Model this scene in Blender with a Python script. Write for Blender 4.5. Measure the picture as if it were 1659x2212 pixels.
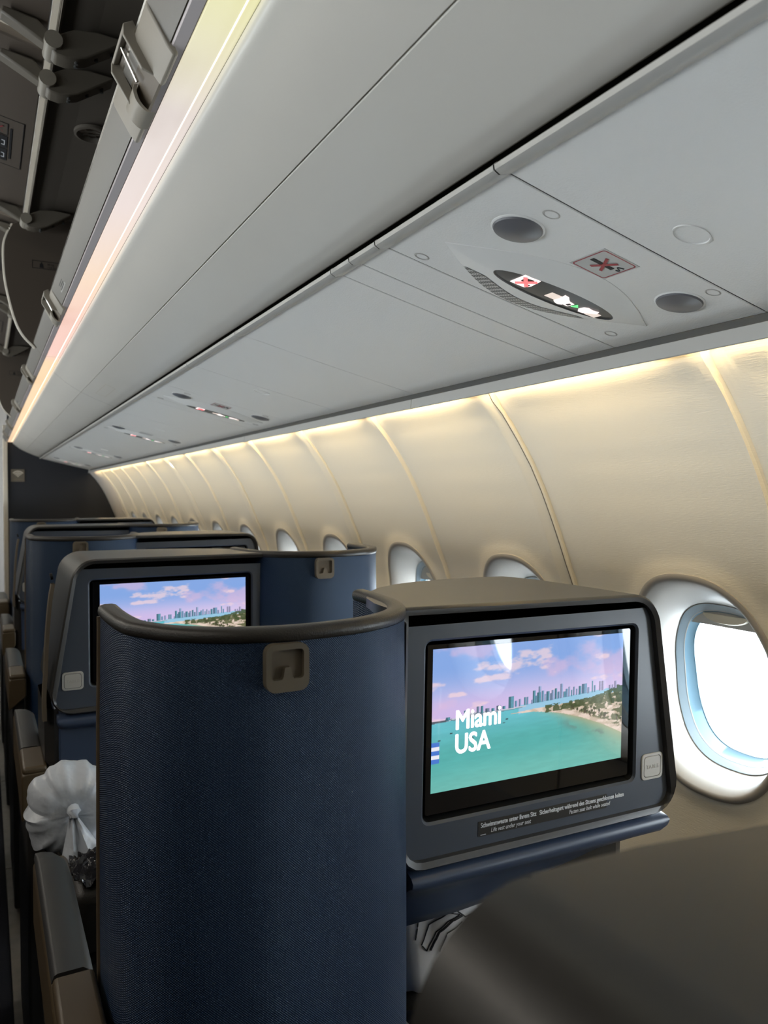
import bpy, bmesh, math, random
import numpy as np
from mathutils import Vector, Matrix

for o in list(bpy.data.objects):
    bpy.data.objects.remove(o)
SC = bpy.context.scene
COL = SC.collection
R = random.Random(7)
H = 1.30                       # camera height above the cabin floor; most heights below are written relative to it

# ------------------------------------------------------------------ camera
F_PX = 1640.0
PITCH = math.atan2(39, F_PX)
YAW = math.atan2(864.5 * math.cos(PITCH), F_PX)
cd = bpy.data.cameras.new('camera')
cd.sensor_fit = 'VERTICAL'; cd.sensor_height = 36.0; cd.lens = F_PX / 2212 * 36.0
cd.clip_start = 0.02; cd.clip_end = 200
cam = bpy.data.objects.new('camera', cd); COL.objects.link(cam)
fw = Vector((math.sin(YAW) * math.cos(PITCH), math.cos(YAW) * math.cos(PITCH), -math.sin(PITCH)))
rt = Vector((math.cos(YAW), -math.sin(YAW), 0)); up = rt.cross(fw)
cam.matrix_world = Matrix(((rt.x, up.x, -fw.x, 0), (rt.y, up.y, -fw.y, 0), (rt.z, up.z, -fw.z, H), (0, 0, 0, 1)))
cd.dof.use_dof = True; cd.dof.focus_distance = 1.05; cd.dof.aperture_fstop = 9.0
SC.camera = cam

# ------------------------------------------------------------------ world, lights, exposure
SC.view_settings.view_transform = 'Standard'
SC.view_settings.look = 'None'
SC.view_settings.exposure = 1.4
SC.view_settings.gamma = 1.0
SC.view_settings.use_curve_mapping = False
W = bpy.data.worlds.new('sky'); SC.world = W; W.use_nodes = True
bg = W.node_tree.nodes['Background']
bg.inputs['Color'].default_value = (0.88, 0.95, 1.0, 1); bg.inputs['Strength'].default_value = 7.5
COVE_W = 8.8                   # watts of the hidden sidewall wash lamp
FILL_W = 14.0                   # watts of the unseen fill lamp added under the ceiling
MOOD = 1.15                      # brightness of the bin mood strip

# ------------------------------------------------------------------ materials
def mat(name, col, rough=0.5, metal=0.0, bump=None, emit=None, estr=0.0, spec=0.5, coat=0.0, var=None, sheen=0.0):
    m = bpy.data.materials.new(name); m.use_nodes = True
    nt = m.node_tree; b = nt.nodes['Principled BSDF']
    b.inputs['Base Color'].default_value = (*col, 1)
    b.inputs['Roughness'].default_value = rough; b.inputs['Metallic'].default_value = metal
    b.inputs['Specular IOR Level'].default_value = spec
    b.inputs['Coat Weight'].default_value = coat; b.inputs['Coat Roughness'].default_value = 0.05
    b.inputs['Sheen Weight'].default_value = sheen
    if emit:
        b.inputs['Emission Color'].default_value = (*emit, 1); b.inputs['Emission Strength'].default_value = estr
    if bump or var:
        tc = nt.nodes.new('ShaderNodeTexCoord')
    if bump:
        kind, scale, strength, dist = bump[:4]
        mp = nt.nodes.new('ShaderNodeMapping'); nt.links.new(tc.outputs['Object'], mp.inputs['Vector'])
        mp.inputs['Scale'].default_value = bump[4] if len(bump) > 4 else (1, 1, 1)
        if kind == 'noise':
            t = nt.nodes.new('ShaderNodeTexNoise'); t.inputs['Scale'].default_value = scale; t.inputs['Detail'].default_value = 3
            out = t.outputs['Fac']
        elif kind == 'voronoi':
            t = nt.nodes.new('ShaderNodeTexVoronoi'); t.inputs['Scale'].default_value = scale
            out = t.outputs['Distance']
        elif kind == 'weave':
            t1 = nt.nodes.new('ShaderNodeTexWave'); t2 = nt.nodes.new('ShaderNodeTexWave')
            t1.bands_direction = 'DIAGONAL'; t1.inputs['Scale'].default_value = scale; t2.inputs['Scale'].default_value = scale
            t2.bands_direction = 'DIAGONAL'
            mp2 = nt.nodes.new('ShaderNodeMapping'); nt.links.new(tc.outputs['Object'], mp2.inputs['Vector'])
            mp.inputs['Scale'].default_value = (1, .35, 1); mp2.inputs['Scale'].default_value = (-1, .35, 1)
            nt.links.new(mp.outputs['Vector'], t1.inputs['Vector']); nt.links.new(mp2.outputs['Vector'], t2.inputs['Vector'])
            mu = nt.nodes.new('ShaderNodeMath'); mu.operation = 'MULTIPLY'
            nt.links.new(t1.outputs['Fac'], mu.inputs[0]); nt.links.new(t2.outputs['Fac'], mu.inputs[1]); out = mu.outputs[0]
            t = t1
        if kind != 'weave':
            nt.links.new(mp.outputs['Vector'], t.inputs['Vector'])
        bp = nt.nodes.new('ShaderNodeBump'); bp.inputs['Strength'].default_value = strength; bp.inputs['Distance'].default_value = dist
        nt.links.new(out, bp.inputs['Height']); nt.links.new(bp.outputs['Normal'], b.inputs['Normal'])
    if var:
        scale, amt = var
        n = nt.nodes.new('ShaderNodeTexNoise'); n.inputs['Scale'].default_value = scale; n.inputs['Detail'].default_value = 4
        nt.links.new(tc.outputs['Object'], n.inputs['Vector'])
        mr = nt.nodes.new('ShaderNodeMapRange'); mr.inputs['To Min'].default_value = 1 - amt; mr.inputs['To Max'].default_value = 1 + amt
        nt.links.new(n.outputs['Fac'], mr.inputs['Value'])
        mx = nt.nodes.new('ShaderNodeMix'); mx.data_type = 'RGBA'; mx.blend_type = 'MULTIPLY'; mx.inputs['Factor'].default_value = 1
        mx.inputs['A'].default_value = (*col, 1); nt.links.new(mr.outputs['Result'], mx.inputs['B'])
        nt.links.new(mx.outputs['Result'], b.inputs['Base Color'])
    return m

M = {}
M['sidewall'] = mat('sidewall_cream', (.80, .745, .625), .55, bump=('noise', 190, .32, .0012, (.35, .45, 3.0)))
M['sidewall_low'] = mat('sidewall_lower', (.62, .58, .53), .5, bump=('noise', 160, .1, .001))
M['bezel_ring'] = mat('window_reveal', (.36, .34, .31), .35)
M['winblue'] = mat('window_inner_frame', (.14, .235, .30), .3)
M['winframe'] = mat('window_outer_frame', (.24, .30, .34), .3)
M['shade'] = mat('window_shade', (.42, .41, .38), .6)
M['shade_handle'] = mat('shade_handle', (.72, .66, .52), .4)
M['psu'] = mat('service_panel', (.78, .78, .755), .42, bump=('noise', 420, .35, .0012))
M['psu_smooth'] = mat('service_panel_smooth', (.78, .78, .755), .4)
M['psu_dark'] = mat('gap_dark', (.06, .06, .055), .7)
M['grey_rail'] = mat('grey_rail', (.42, .41, .38), .45)
M['bin'] = mat('bin_panel', (.66, .635, .575), .33, var=(2.2, .05))
M['bin_in'] = mat('bin_inside', (.085, .072, .056), .6)
M['door'] = mat('bin_door', (.105, .083, .063), .6)
M['trim_light'] = mat('trim_cream', (.60, .55, .46), .5)
M['rail_metal'] = mat('rail_aluminium', (.62, .56, .55), .36, metal=.1, bump=('noise', 90, .1, .001, (1, .05, 1)))  # pinkish reflection of the light strip put into the rail colour
M['latch'] = mat('latch_beige', (.30, .27, .22), .45)
M['hinge'] = mat('hinge_plastic', (.15, .13, .10), .5)
M['rail_dull'] = mat('rail_dull', (.17, .16, .14), .42, bump=('noise', 90, .1, .001, (1, .05, 1)))
M['steel'] = mat('steel', (.75, .72, .66), .25, metal=1)
M['chrome'] = mat('chrome', (.7, .72, .75), .08, metal=1, bump=('voronoi', 60, .8, .004))
M['navy'] = mat('navy_shell', (.030, .028, .026), .36, bump=('noise', 900, .08, .0005))
M['navy_face'] = mat('navy_bezel', (.062, .074, .098), .40, bump=('noise', 1200, .08, .0004))
M['navy_low'] = mat('navy_housing', (.045, .065, .115), .34)
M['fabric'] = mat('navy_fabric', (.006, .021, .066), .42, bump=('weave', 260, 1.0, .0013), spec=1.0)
M['leather'] = mat('black_leather', (.03, .026, .022), .42, bump=('voronoi', 500, .25, .0008))
M['piping'] = mat('piping_brown', (.11, .08, .05), .5)
M['taupe'] = mat('taupe_plastic', (.15, .125, .09), .42)
M['taupe_dark'] = mat('taupe_dark', (.13, .105, .075), .5)
M['arm'] = mat('armrest_charcoal', (.030, .030, .030), .5)
M['arm_brown'] = mat('armrest_bronze', (.085, .060, .032), .42)
M['button'] = mat('button_grey', (.50, .49, .46), .42)
M['black'] = mat('black', (.008, .008, .008), .5)
M['black_gloss'] = mat('screen_glass_black', (.004, .004, .005), .03, spec=.6)
M['lens'] = mat('sign_lens_dark', (.07, .07, .068), .3)
M['lamp_disc'] = mat('lamp_disc', (.13, .13, .14), .35)
M['carpet'] = mat('carpet', (.012, .013, .02), .95, bump=('noise', 300, .6, .004))
M['track'] = mat('track_cover', (.20, .17, .14), .5, var=(30, .35))
M['bulk'] = mat('bulkhead_navy', (.007, .009, .015), .6)
M['dark_wall'] = mat('dark_wall', (.05, .045, .04), .8)
M['wood'] = mat('wood_ledge', (.30, .24, .15), .4)
M['plastic_w'] = mat('white_plastic_bag', (.62, .66, .72), .32, bump=('noise', 25, .5, .01))
M['plastic_b'] = mat('clear_dark_wrap', (.03, .03, .035), .12, bump=('noise', 40, .8, .01))
M['pillow'] = mat('pillow_pack', (.62, .60, .60), .5, bump=('noise', 20, .3, .01))
M['ink'] = mat('ink_black', (.012, .012, .014), .6)
M['ink_white'] = mat('ink_white', (.75, .77, .80), .5)
M['red_ink'] = mat('red_ink', (.35, .04, .05), .5)
M['sign_plate'] = mat('sign_plate', (.50, .50, .48), .35)
M['ic_white'] = mat('icon_white', (.8, .75, .72), .5, emit=(1, .86, .84), estr=.36)
M['ic_belt'] = mat('icon_belt', (.5, .45, .4), .5, emit=(.62, .52, .46), estr=.4)
M['ic_red'] = mat('icon_red', (.8, .2, .2), .5, emit=(1, .16, .17), estr=.36)
M['ic_green'] = mat('icon_green', (.2, .7, .3), .5, emit=(.12, .75, .2), estr=.42)
M['ic_dark'] = mat('icon_dark', (.05, .04, .04), .5)
M['wifi_plate'] = mat('wifi_plate', (.12, .105, .08), .5)
M['wifi_mark'] = mat('wifi_mark', (.55, .50, .42), .5)
M['txt_screen'] = mat('screen_text', (.8, .8, .8), .3, emit=(.93, .88, .95), estr=.47)

M['fabric'].node_tree.nodes['Principled BSDF'].inputs['Specular Tint'].default_value = (.55, .75, 1, 1)  # bluish window light put into the fabric's sheen colour
def glass_mat():
    m = bpy.data.materials.new('window_glass'); m.use_nodes = True; nt = m.node_tree
    nt.nodes.remove(nt.nodes['Principled BSDF'])
    tr = nt.nodes.new('ShaderNodeBsdfTransparent'); gl = nt.nodes.new('ShaderNodeBsdfGlossy'); gl.inputs['Roughness'].default_value = .02
    tr.inputs['Color'].default_value = (.95, .98, 1, 1)
    mx = nt.nodes.new('ShaderNodeMixShader'); mx.inputs[0].default_value = .05
    nt.links.new(tr.outputs[0], mx.inputs[1]); nt.links.new(gl.outputs[0], mx.inputs[2])
    nt.links.new(mx.outputs[0], nt.nodes['Material Output'].inputs['Surface'])
    return m
M['glass'] = glass_mat()

def mood_mat():
    """LED wash: the strip's colour programme runs along the cabin (yellow, white, peach, pink, amber)"""
    m = mat('mood_light', (.32, .31, .30), .4); nt = m.node_tree; b = nt.nodes['Principled BSDF']
    g = nt.nodes.new('ShaderNodeNewGeometry'); s = nt.nodes.new('ShaderNodeSeparateXYZ'); nt.links.new(g.outputs['Position'], s.inputs[0])
    mr = nt.nodes.new('ShaderNodeMapRange'); mr.inputs['From Min'].default_value = 0; mr.inputs['From Max'].default_value = 7.4
    nt.links.new(s.outputs['Y'], mr.inputs['Value'])
    cr = nt.nodes.new('ShaderNodeValToRGB'); nt.links.new(mr.outputs['Result'], cr.inputs[0])
    stops = [(.0, (.80, .80, .42)), (.09, (.72, .70, .36)), (.125, (.68, .60, .56)), (.17, (.76, .64, .60)), (.23, (.86, .64, .47)), (.29, (.85, .54, .45)),
             (.365, (.88, .55, .47)), (.385, (.92, .64, .38)), (.7, (.95, .66, .38)), (1, (.85, .58, .36))]
    e = cr.color_ramp.elements
    while len(e) < len(stops): e.new(.5)
    for k, (p, c) in enumerate(stops): e[k].position = p; e[k].color = (*c, 1)
    nt.links.new(cr.outputs[0], b.inputs['Emission Color']); b.inputs['Emission Strength'].default_value = MOOD * .33
    return m
M['mood'] = mood_mat()
M['led'] = mat('led_lens', (.8, .8, .75), .4, emit=(1, .88, .66), estr=1.0)

# ------------------------------------------------------------------ mesh helpers
class MB:
    def __init__(s): s.v = []; s.f = []
    def add(s, vs, fs):
        n = len(s.v); s.v += [tuple(p) for p in vs]; s.f += [tuple(i + n for i in q) for q in fs]; return s
    def box(s, x0, x1, y0, y1, z0, z1):
        return s.add([(x, y, z) for z in (z0, z1) for y in (y0, y1) for x in (x0, x1)],
                     [(0, 2, 3, 1), (4, 5, 7, 6), (0, 1, 5, 4), (2, 6, 7, 3), (0, 4, 6, 2), (1, 3, 7, 5)])
    def rings(s, rings, closed=True, cap0=False, cap1=False):
        n = len(rings[0]); vs = [p for r in rings for p in r]; fs = []
        for i in range(len(rings) - 1):
            for j in range(n if closed else n - 1):
                k = (j + 1) % n; fs.append((i * n + j, i * n + k, (i + 1) * n + k, (i + 1) * n + j))
        if cap0: fs.append(tuple(range(n))[::-1])
        if cap1: fs.append(tuple((len(rings) - 1) * n + j for j in range(n)))
        return s.add(vs, fs)
    def prism(s, poly, fn, lo, hi):
        """poly: 2-D points, fn(a, b, c) -> xyz, extruded in c"""
        return s.rings([[fn(a, b, lo) for a, b in poly], [fn(a, b, hi) for a, b in poly]], cap0=True, cap1=True)
    def tube(s, path, r, n=8, caps=True):
        rr = []; P = [Vector(p) for p in path]
        for i, p in enumerate(P):
            t = (P[min(i + 1, len(P) - 1)] - P[max(i - 1, 0)]).normalized()
            a = Vector((0, 0, 1)) if abs(t.z) < .9 else Vector((1, 0, 0))
            u = t.cross(a).normalized(); w = t.cross(u)
            q = r[i] if isinstance(r, (list, tuple)) else r
            rr.append([tuple(p + q * (math.cos(2 * math.pi * k / n) * u + math.sin(2 * math.pi * k / n) * w)) for k in range(n)])
        return s.rings(rr, cap0=caps, cap1=caps)
    def fill(s, loops):
        """planar region bounded by several loops (outline plus holes)"""
        bm = bmesh.new(); es = []
        for lp in loops:
            vs = [bm.verts.new(p) for p in lp]
            es += [bm.edges.new((vs[i], vs[(i + 1) % len(vs)])) for i in range(len(vs))]
        bmesh.ops.triangle_fill(bm, use_beauty=True, use_dissolve=False, edges=es)
        bm.verts.index_update()
        s.add([v.co[:] for v in bm.verts], [[v.index for v in f.verts] for f in bm.faces]); bm.free(); return s
    def build(s, name, m, parent=None, smooth=35, bevel=0, seg=2, recalc=True, weld=True):
        o_ = parent.matrix_world_origin if parent else Vector((0, 0, 0))
        me = bpy.data.meshes.new(name)
        me.from_pydata([(p[0] - o_.x, p[1] - o_.y, p[2] - o_.z) for p in s.v], [], s.f)
        bm = bmesh.new(); bm.from_mesh(me)
        if weld: bmesh.ops.remove_doubles(bm, verts=bm.verts, dist=1e-5)
        if recalc: bmesh.ops.recalc_face_normals(bm, faces=bm.faces)
        bm.to_mesh(me); bm.free()
        me.materials.append(m)
        o = bpy.data.objects.new(name, me); COL.objects.link(o)
        if smooth:
            me.shade_smooth()
            me.set_sharp_from_angle(angle=math.radians(smooth))
        if bevel:
            b = o.modifiers.new('bevel', 'BEVEL'); b.width = bevel; b.segments = seg; b.limit_method = 'ANGLE'; b.angle_limit = math.radians(38)
            b.harden_normals = False
        if parent: o.parent = parent
        ORG[o.name] = o_
        return o

ORG = {}
class _Org:
    pass
def _get_origin(self): return ORG.get(self.name, Vector((0, 0, 0)))
bpy.types.Object.matrix_world_origin = property(_get_origin)

def tag(o, label, cat, group=None):
    o['label'] = label; o['category'] = cat
    if group: o['group'] = group
    return o
def thing(name, loc, label=None, cat=None, group=None, kind=None):
    o = bpy.data.objects.new(name, None); COL.objects.link(o); o.location = loc; o.empty_display_size = .05
    ORG[o.name] = Vector(loc)
    if label: o['label'] = label
    if cat: o['category'] = cat
    if group: o['group'] = group
    if kind: o['kind'] = kind
    return o
def structure(o, label=None):
    o['kind'] = 'structure'
    if label: o['label'] = label
    return o

def arc(cx, cz, r, a0, a1, n):
    return [(cx + r * math.cos(math.radians(a0 + (a1 - a0) * i / (n - 1))), cz + r * math.sin(math.radians(a0 + (a1 - a0) * i / (n - 1)))) for i in range(n)]
def rrect(x0, x1, z0, z1, r, n=5):
    return arc(x1 - r, z1 - r, r, 90, 0, n) + arc(x1 - r, z0 + r, r, 0, -90, n) + arc(x0 + r, z0 + r, r, -90, -180, n) + arc(x0 + r, z1 - r, r, 180, 90, n)
def bez(pts, n):
    """Catmull-Rom through 2-D/3-D points"""
    P = [np.array(p, float) for p in pts]; P = [2 * P[0] - P[1]] + P + [2 * P[-1] - P[-2]]; out = []
    for i in range(1, len(P) - 2):
        for k in range(n):
            t = k / n; a, b, c, d = P[i - 1:i + 3]
            out.append(tuple(.5 * (2 * b + (c - a) * t + (2 * a - 5 * b + 4 * c - d) * t * t + (3 * b - a - 3 * c + d) * t ** 3)))
    out.append(tuple(P[-2])); return out
def text(name, s, size, m, parent, mtx, align='LEFT', bold=0, shear=0, extrude=.0002, space=1.0):
    c = bpy.data.curves.new(name, 'FONT'); c.body = s; c.size = size; c.align_x = align; c.shear = shear
    c.extrude = extrude; c.space_character = space; c.resolution_u = 4
    t = bpy.data.objects.new(name, c); COL.objects.link(t)
    bpy.context.view_layer.update()
    me = bpy.data.meshes.new_from_object(t.evaluated_get(bpy.context.evaluated_depsgraph_get()))
    bpy.data.objects.remove(t)
    o_ = parent.matrix_world_origin
    me.transform(Matrix.Translation(-o_) @ mtx)
    if bold:
        src = bmesh.new(); src.from_mesh(me); out = bmesh.new()
        for q in range(8):
            dx, dz = bold * math.cos(q * math.pi / 4), bold * math.sin(q * math.pi / 4)
            mp = {}
            for v in src.verts: mp[v.index] = out.verts.new((v.co.x + dx, v.co.y + .00001 * q, v.co.z + dz))
            for f_ in src.faces: out.faces.new([mp[v.index] for v in f_.verts])
        out.to_mesh(me); out.free(); src.free()
    me.materials.clear(); me.materials.append(m)
    o = bpy.data.objects.new(name, me); COL.objects.link(o); o.parent = parent; ORG[o.name] = o_
    return o

# ================================================================== the setting
Y0, Y1 = -1.6, 7.40
# sidewall profile: (X, height relative to camera)
PROF = [(.868, .262), (.8695, .24), (.873, .215), (.88, .195), (.915, .159), (.951, .111), (.986, .059), (1.018, 0), (1.048, -.066), (1.077, -.136), (1.0815, -.148),
        (1.102, -.195), (1.124, -.26), (1.14, -.34), (1.15, -.43), (1.153, -.52), (1.150, -.62), (1.140, -.74)]
_pz = np.array([p[1] for p in PROF])[::-1]; _px = np.array([p[0] for p in PROF])[::-1]
WP = .508; WY0 = .93; JY0 = 1.238        # window pitch, first window, a panel joint
def wall_x(y, z):
    x = float(np.interp(z, _pz, _px))
    ph = (y - JY0) / WP
    w = max(0.0, min(1.0, (z + .55) / .30))
    k = round(ph); d = (ph - k) * WP; joint = k % 2 == 0
    o = .012 * (math.sin(math.pi * ph) ** 2) ** .8
    if d < 0: o += (.017 if joint else .012) * max(0.0, 1 + d / (.11 if joint else .09)) ** 2
    elif joint: o += .012 * max(0.0, 1 - d / .030)
    return x + o * w
def superell(a, b, n, e):
    out = []
    for i in range(n):
        t = 2 * math.pi * i / n; c, s = math.cos(t), math.sin(t)
        out.append((math.copysign(abs(c) ** (2 / e), c) * a, math.copysign(abs(s) ** (2 / e), s) * b))
    return out

wall = thing('wall_right', (1.1, 3.0, 0), kind='structure'); wall['label'] = 'curved cream cabin sidewall with window bays'
ZC = -.343; RA, RB = .158, .202          # window reveal centre height and half sizes on the wall surface
NK = range(-4, 13)
for j in range(-3, 7):                    # panels of two windows, joint to joint
    ya = JY0 + 2 * WP * j; yb = ya + 2 * WP
    if ya > Y1 - .05 or yb < Y0: continue
    mb = MB()
    for k in range(2):
        c0 = ya + WP * k + (.001 if k == 0 else -.0025); c1 = ya + WP * (k + 1) + (.0025 if k == 0 else -.001)
        if c0 >= Y1: continue
        c1 = min(c1, Y1)
        kk = round((((c0 + c1) / 2) - WY0 - .02) / WP); wy = WY0 + WP * kk
        hole = c1 - c0 > .45
        if hole:
            n = 176; se = superell(RA, RB, n, 2.45); rings = []
            zt, zb = .262, -.74
            for q in range(36):
                t = q / 35; t = t ** 1.1; ring = []
                for i in range(n):
                    dy, dz = se[i]; L = math.hypot(dy, dz); uy, uz = dy / L, dz / L
                    ks = []
                    if uy > 1e-6: ks.append((c1 - wy) / uy)
                    if uy < -1e-6: ks.append((c0 - wy) / uy)
                    if uz > 1e-6: ks.append((zt - ZC) / uz)
                    if uz < -1e-6: ks.append((zb - ZC) / uz)
                    Lm = min(ks); l = L + (Lm - L) * t
                    y = wy + uy * l; z = ZC + uz * l
                    ring.append((wall_x(y, z) - .006 * math.exp(-((l - L) / .02) ** 2), y, H + z))
                rings.append(ring)
            # corners of the bay lie between ray ends: close them with fans
            mb.rings(rings)
            last = rings[-1]; nV = len(last)
            for i in range(nV):
                p, q_ = last[i], last[(i + 1) % nV]
                if abs(p[1] - q_[1]) > 1e-6 and abs(p[2] - q_[2]) > 1e-6:
                    cyy = c1 if max(p[1], q_[1]) > wy and abs(max(p[1], q_[1]) - c1) < 1e-4 else c0
                    czz = H + (zt if max(p[2], q_[2]) > H + ZC else zb)
                    mb.add([p, (wall_x(cyy, czz - H), cyy, czz), q_], [(0, 1, 2)])
        else:
            ny = 12; zs = [p[1] for p in PROF]
            mb.rings([[(wall_x(c0 + (c1 - c0) * i / ny, z), c0 + (c1 - c0) * i / ny, H + z) for i in range(ny + 1)] for z in zs], closed=False)
    mb.build('sidewall_panel', M['sidewall'], wall, smooth=50)
# joint strips between the panels (raised rib with a dark groove)
for j in range(-2, 7):
    y = JY0 + 2 * WP * j
    if not Y0 < y < Y1: continue
    zs = np.linspace(.262, -.74, 40)
    MB().rings([[(wall_x(y, z) + dx, y + dy, H + z) for dx, dy in ((.012, -.006), (-.004, -.0045), (-.0065, -.001), (-.004, .002), (.012, .004))] for z in zs],
               closed=False).build('joint_strip', M['sidewall'], wall, smooth=50)
    MB().rings([[(wall_x(y, z) + dx, y + dy, H + z) for dx, dy in ((.014, .002), (-.0035, .0025), (-.0035, .0055), (.014, .006))] for z in zs],
               closed=False).build('joint_groove', M['taupe'], wall, smooth=50)
# lower dado panels
for j in range(-3, 7):
    ya = max(JY0 + 2 * WP * j, Y0); yb = min(ya + 2 * WP, Y1)
    if yb - ya < .1: continue
    MB().rings([[(1.146, y, H - .735), (1.140, y, H - .80), (1.13, y, H - .95), (1.10, y, .10), (1.06, y, 0)] for y in (ya + .002, yb - .002)],
               closed=False).build('dado_panel', M['sidewall_low'], wall, smooth=50)
MB().box(1.17, 1.24, Y0, Y1, 0, H - .70).build('dado_backing', M['psu_dark'], wall, smooth=0)

def ring_at(wy, a, b, dz, n, e, off, follow=True):
    dep = lambda q: off if off < .06 else .06 + (off - .06) * (1 - .30 * (1 + q / b))     # the pane sits more upright than the wall
    return [(wall_x(wy + p if follow else wy + .08, ZC + dz + q) + dep(q), wy + p, H + ZC + dz + q) for p, q in superell(a, b, n, e)]
wi = 0
for k in NK:
    wy = WY0 + WP * k
    if not Y0 + .2 < wy < Y1 - .25: continue
    wi += 1; n = 96
    w = thing('window_%d' % wi, (1.17, wy, H + ZC), kind='structure')
    MB().rings([ring_at(wy, RA + .003, RB + .003, 0, n, 2.45, .004), ring_at(wy, RA, RB, 0, n, 2.45, -.0085), ring_at(wy, RA - .006, RB - .006, 0, n, 2.45, -.0115),
                ring_at(wy, RA - .013, RB - .013, -.001, n, 2.45, -.009), ring_at(wy, RA - .022, RB - .025, -.004, n, 2.5, .012),
                ring_at(wy, RA - .030, RB - .038, -.008, n, 2.5, .036, False), ring_at(wy, .124, .156, -.012, n, 2.55, .060, False)]).build('reveal', M['bezel_ring'], w, smooth=60)
    MB().rings([ring_at(wy, .124, .156, -.012, n, 2.55, .060, False), ring_at(wy, .1228, .1548, -.012, n, 2.55, .064, False), ring_at(wy, .1215, .1535, -.012, n, 2.55, .061, False)]).build('groove', M['grey_rail'], w, smooth=60)
    MB().rings([ring_at(wy, .1215, .1535, -.012, n, 2.55, .061, False), ring_at(wy, .110, .142, -.013, n, 2.6, .078, False)]).build('outer_frame', M['winframe'], w, smooth=60)
    MB().rings([ring_at(wy, .110, .142, -.013, n, 2.6, .078, False), ring_at(wy, .100, .132, -.013, n, 2.7, .100, False),
                ring_at(wy, .098, .130, -.013, n, 2.7, .101, False), ring_at(wy, .0965, .1285, -.013, n, 2.7, .118, False)]).build('inner_frame', M['winblue'], w, smooth=40)
    MB().rings([ring_at(wy, .1108, .1428, -.013, n, 2.6, .0760, False), ring_at(wy, .1096, .1416, -.013, n, 2.6, .0778, False)]).build('frame_seam', M['grey_rail'], w, smooth=60)
    MB().add(ring_at(wy, .098, .130, -.013, n, 2.7, .117, False), [tuple(range(n))]).build('pane', M['glass'], w, smooth=0)
    # pulled-up shade with its handle
    drop = (.030, .030, .05, .034, .03)[k % 5]
    zt = ZC + .150; zb = H + ZC + .128 - drop
    pl = []
    for i in range(49):
        y = wy - .1195 + .239 * i / 48
        zz = ZC - .012 + .150 * (max(0, 1 - abs((y - wy) / .121) ** 2.55)) ** (1 / 2.55)
        if zz + H > zb + .0005: pl.append((y, zz + H))
    s_ = MB().rings([[(wall_x(wy + .08, z_ - H) + .070, y, max(z_, zb)) for y, z_ in pl], [(wall_x(wy + .08, zb - H) + .070, y, min(zb, z_)) for y, z_ in pl],
                     [(wall_x(wy + .08, zb - H) + .075, y, min(zb, z_)) for y, z_ in pl]], closed=False).build('shade', M['shade'], w, smooth=40)
    hp = [(wy + .052 * math.cos(math.pi * i / 14), -.018 * math.sin(math.pi * i / 14)) for i in range(15)]
    hz = zb + .024
    MB().rings([[(wall_x(wy + .08, zb - H) + .066, y, hz + q) for y, q in hp], [(wall_x(wy + .08, zb - H) + .060, wy + (y - wy) * .9, hz + q * .85 - .001) for y, q in hp]],
               cap0=True, cap1=True).build('shade_handle', M['shade_handle'], w, smooth=30)
    # a light portal only tells the renderer where the sky comes in
    ld = bpy.data.lights.new('window_portal', 'AREA'); ld.shape = 'RECTANGLE'; ld.size = .19; ld.size_y = .26
    ld.cycles.is_portal = True
    lo = bpy.data.objects.new('window_portal', ld); COL.objects.link(lo)
    lo.location = (1.29, wy, H + ZC); lo.rotation_euler = (0, math.radians(90), 0)

XL = -3.3
fl = structure(MB().box(XL, 1.2, Y0, Y1 + 2.5, -.05, 0).build('floor', M['carpet'], None, smooth=0), 'dark carpeted cabin floor')
for y in np.arange(Y0, Y1, .9):
    MB().box(.052, .088, y + .002, min(y + .898, Y1), 0, .006).build('seat_track_cover', M['track'], fl, smooth=0, bevel=.002)
XL = -3.3
wl = MB().box(XL - .06, XL, Y0, Y1 + 2.5, 0, H - .62).box(XL - .06, XL, Y0, Y1 + 2.5, H - .08, 2.46)  # far window openings made oversized to fill the cabin with light
_y = Y0
for k in range(16):
    wy = -1.2 + .508 * k
    wl.box(XL - .06, XL, _y, wy - .18, H - .62, H - .08); _y = wy + .18
    ld = bpy.data.lights.new('window_portal', 'AREA'); ld.shape = 'RECTANGLE'; ld.size = .54; ld.size_y = .36; ld.cycles.is_portal = True
    lo = bpy.data.objects.new('window_portal', ld); COL.objects.link(lo); lo.location = (XL - .07, wy, H - .34); lo.rotation_euler = (0, math.radians(-90), 0)
wl.box(XL - .06, XL, _y, Y1 + 2.5, H - .62, H - .08)
structure(MB().box(-.52, -.46, Y0, Y1, 0, H - .13).build('light_block_center', M['bulk'], None, smooth=0, bevel=.01), 'unseen dark low divider added to block light from the far windows')  # unseen block, added to keep side light off the seats
structure(wl.build('wall_left', M['sidewall_low'], None, smooth=0), 'opposite cabin sidewall across both aisles, window openings enlarged for fill light')
structure(MB().box(XL - .06, 1.3, Y0 - .05, Y0, 0, 2.5).build('wall_back', M['dark_wall'], None, smooth=0))
structure(MB().box(XL - .06, 1.3, Y1 + 2.5, Y1 + 2.55, 0, 2.5).build('wall_far', M['dark_wall'], None, smooth=0))
ceil = structure(MB().box(XL - .06, 1.35, Y0 - .05, Y1 + 2.55, 2.42, 2.46).build('ceiling', M['trim_light'], None, smooth=0), 'upper cabin ceiling above the bins')
wf = structure(MB().prism([(.185, 0), (.185, 2.40), (.9, 2.40), (.9, H + .22), (1.02, H), (1.10, H - .2), (1.15, H - .4), (1.14, 0)],
                          lambda a, b, c: (a, c, b), Y1, Y1 + .05).build('wall_front', M['bulk'], None, smooth=0), 'navy forward bulkhead')
MB().box(.150, .186, Y1 - .03, Y1 + .06, 0, H + .60).build('edge_post', M['trim_light'], wf, smooth=0, bevel=.006)
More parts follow.
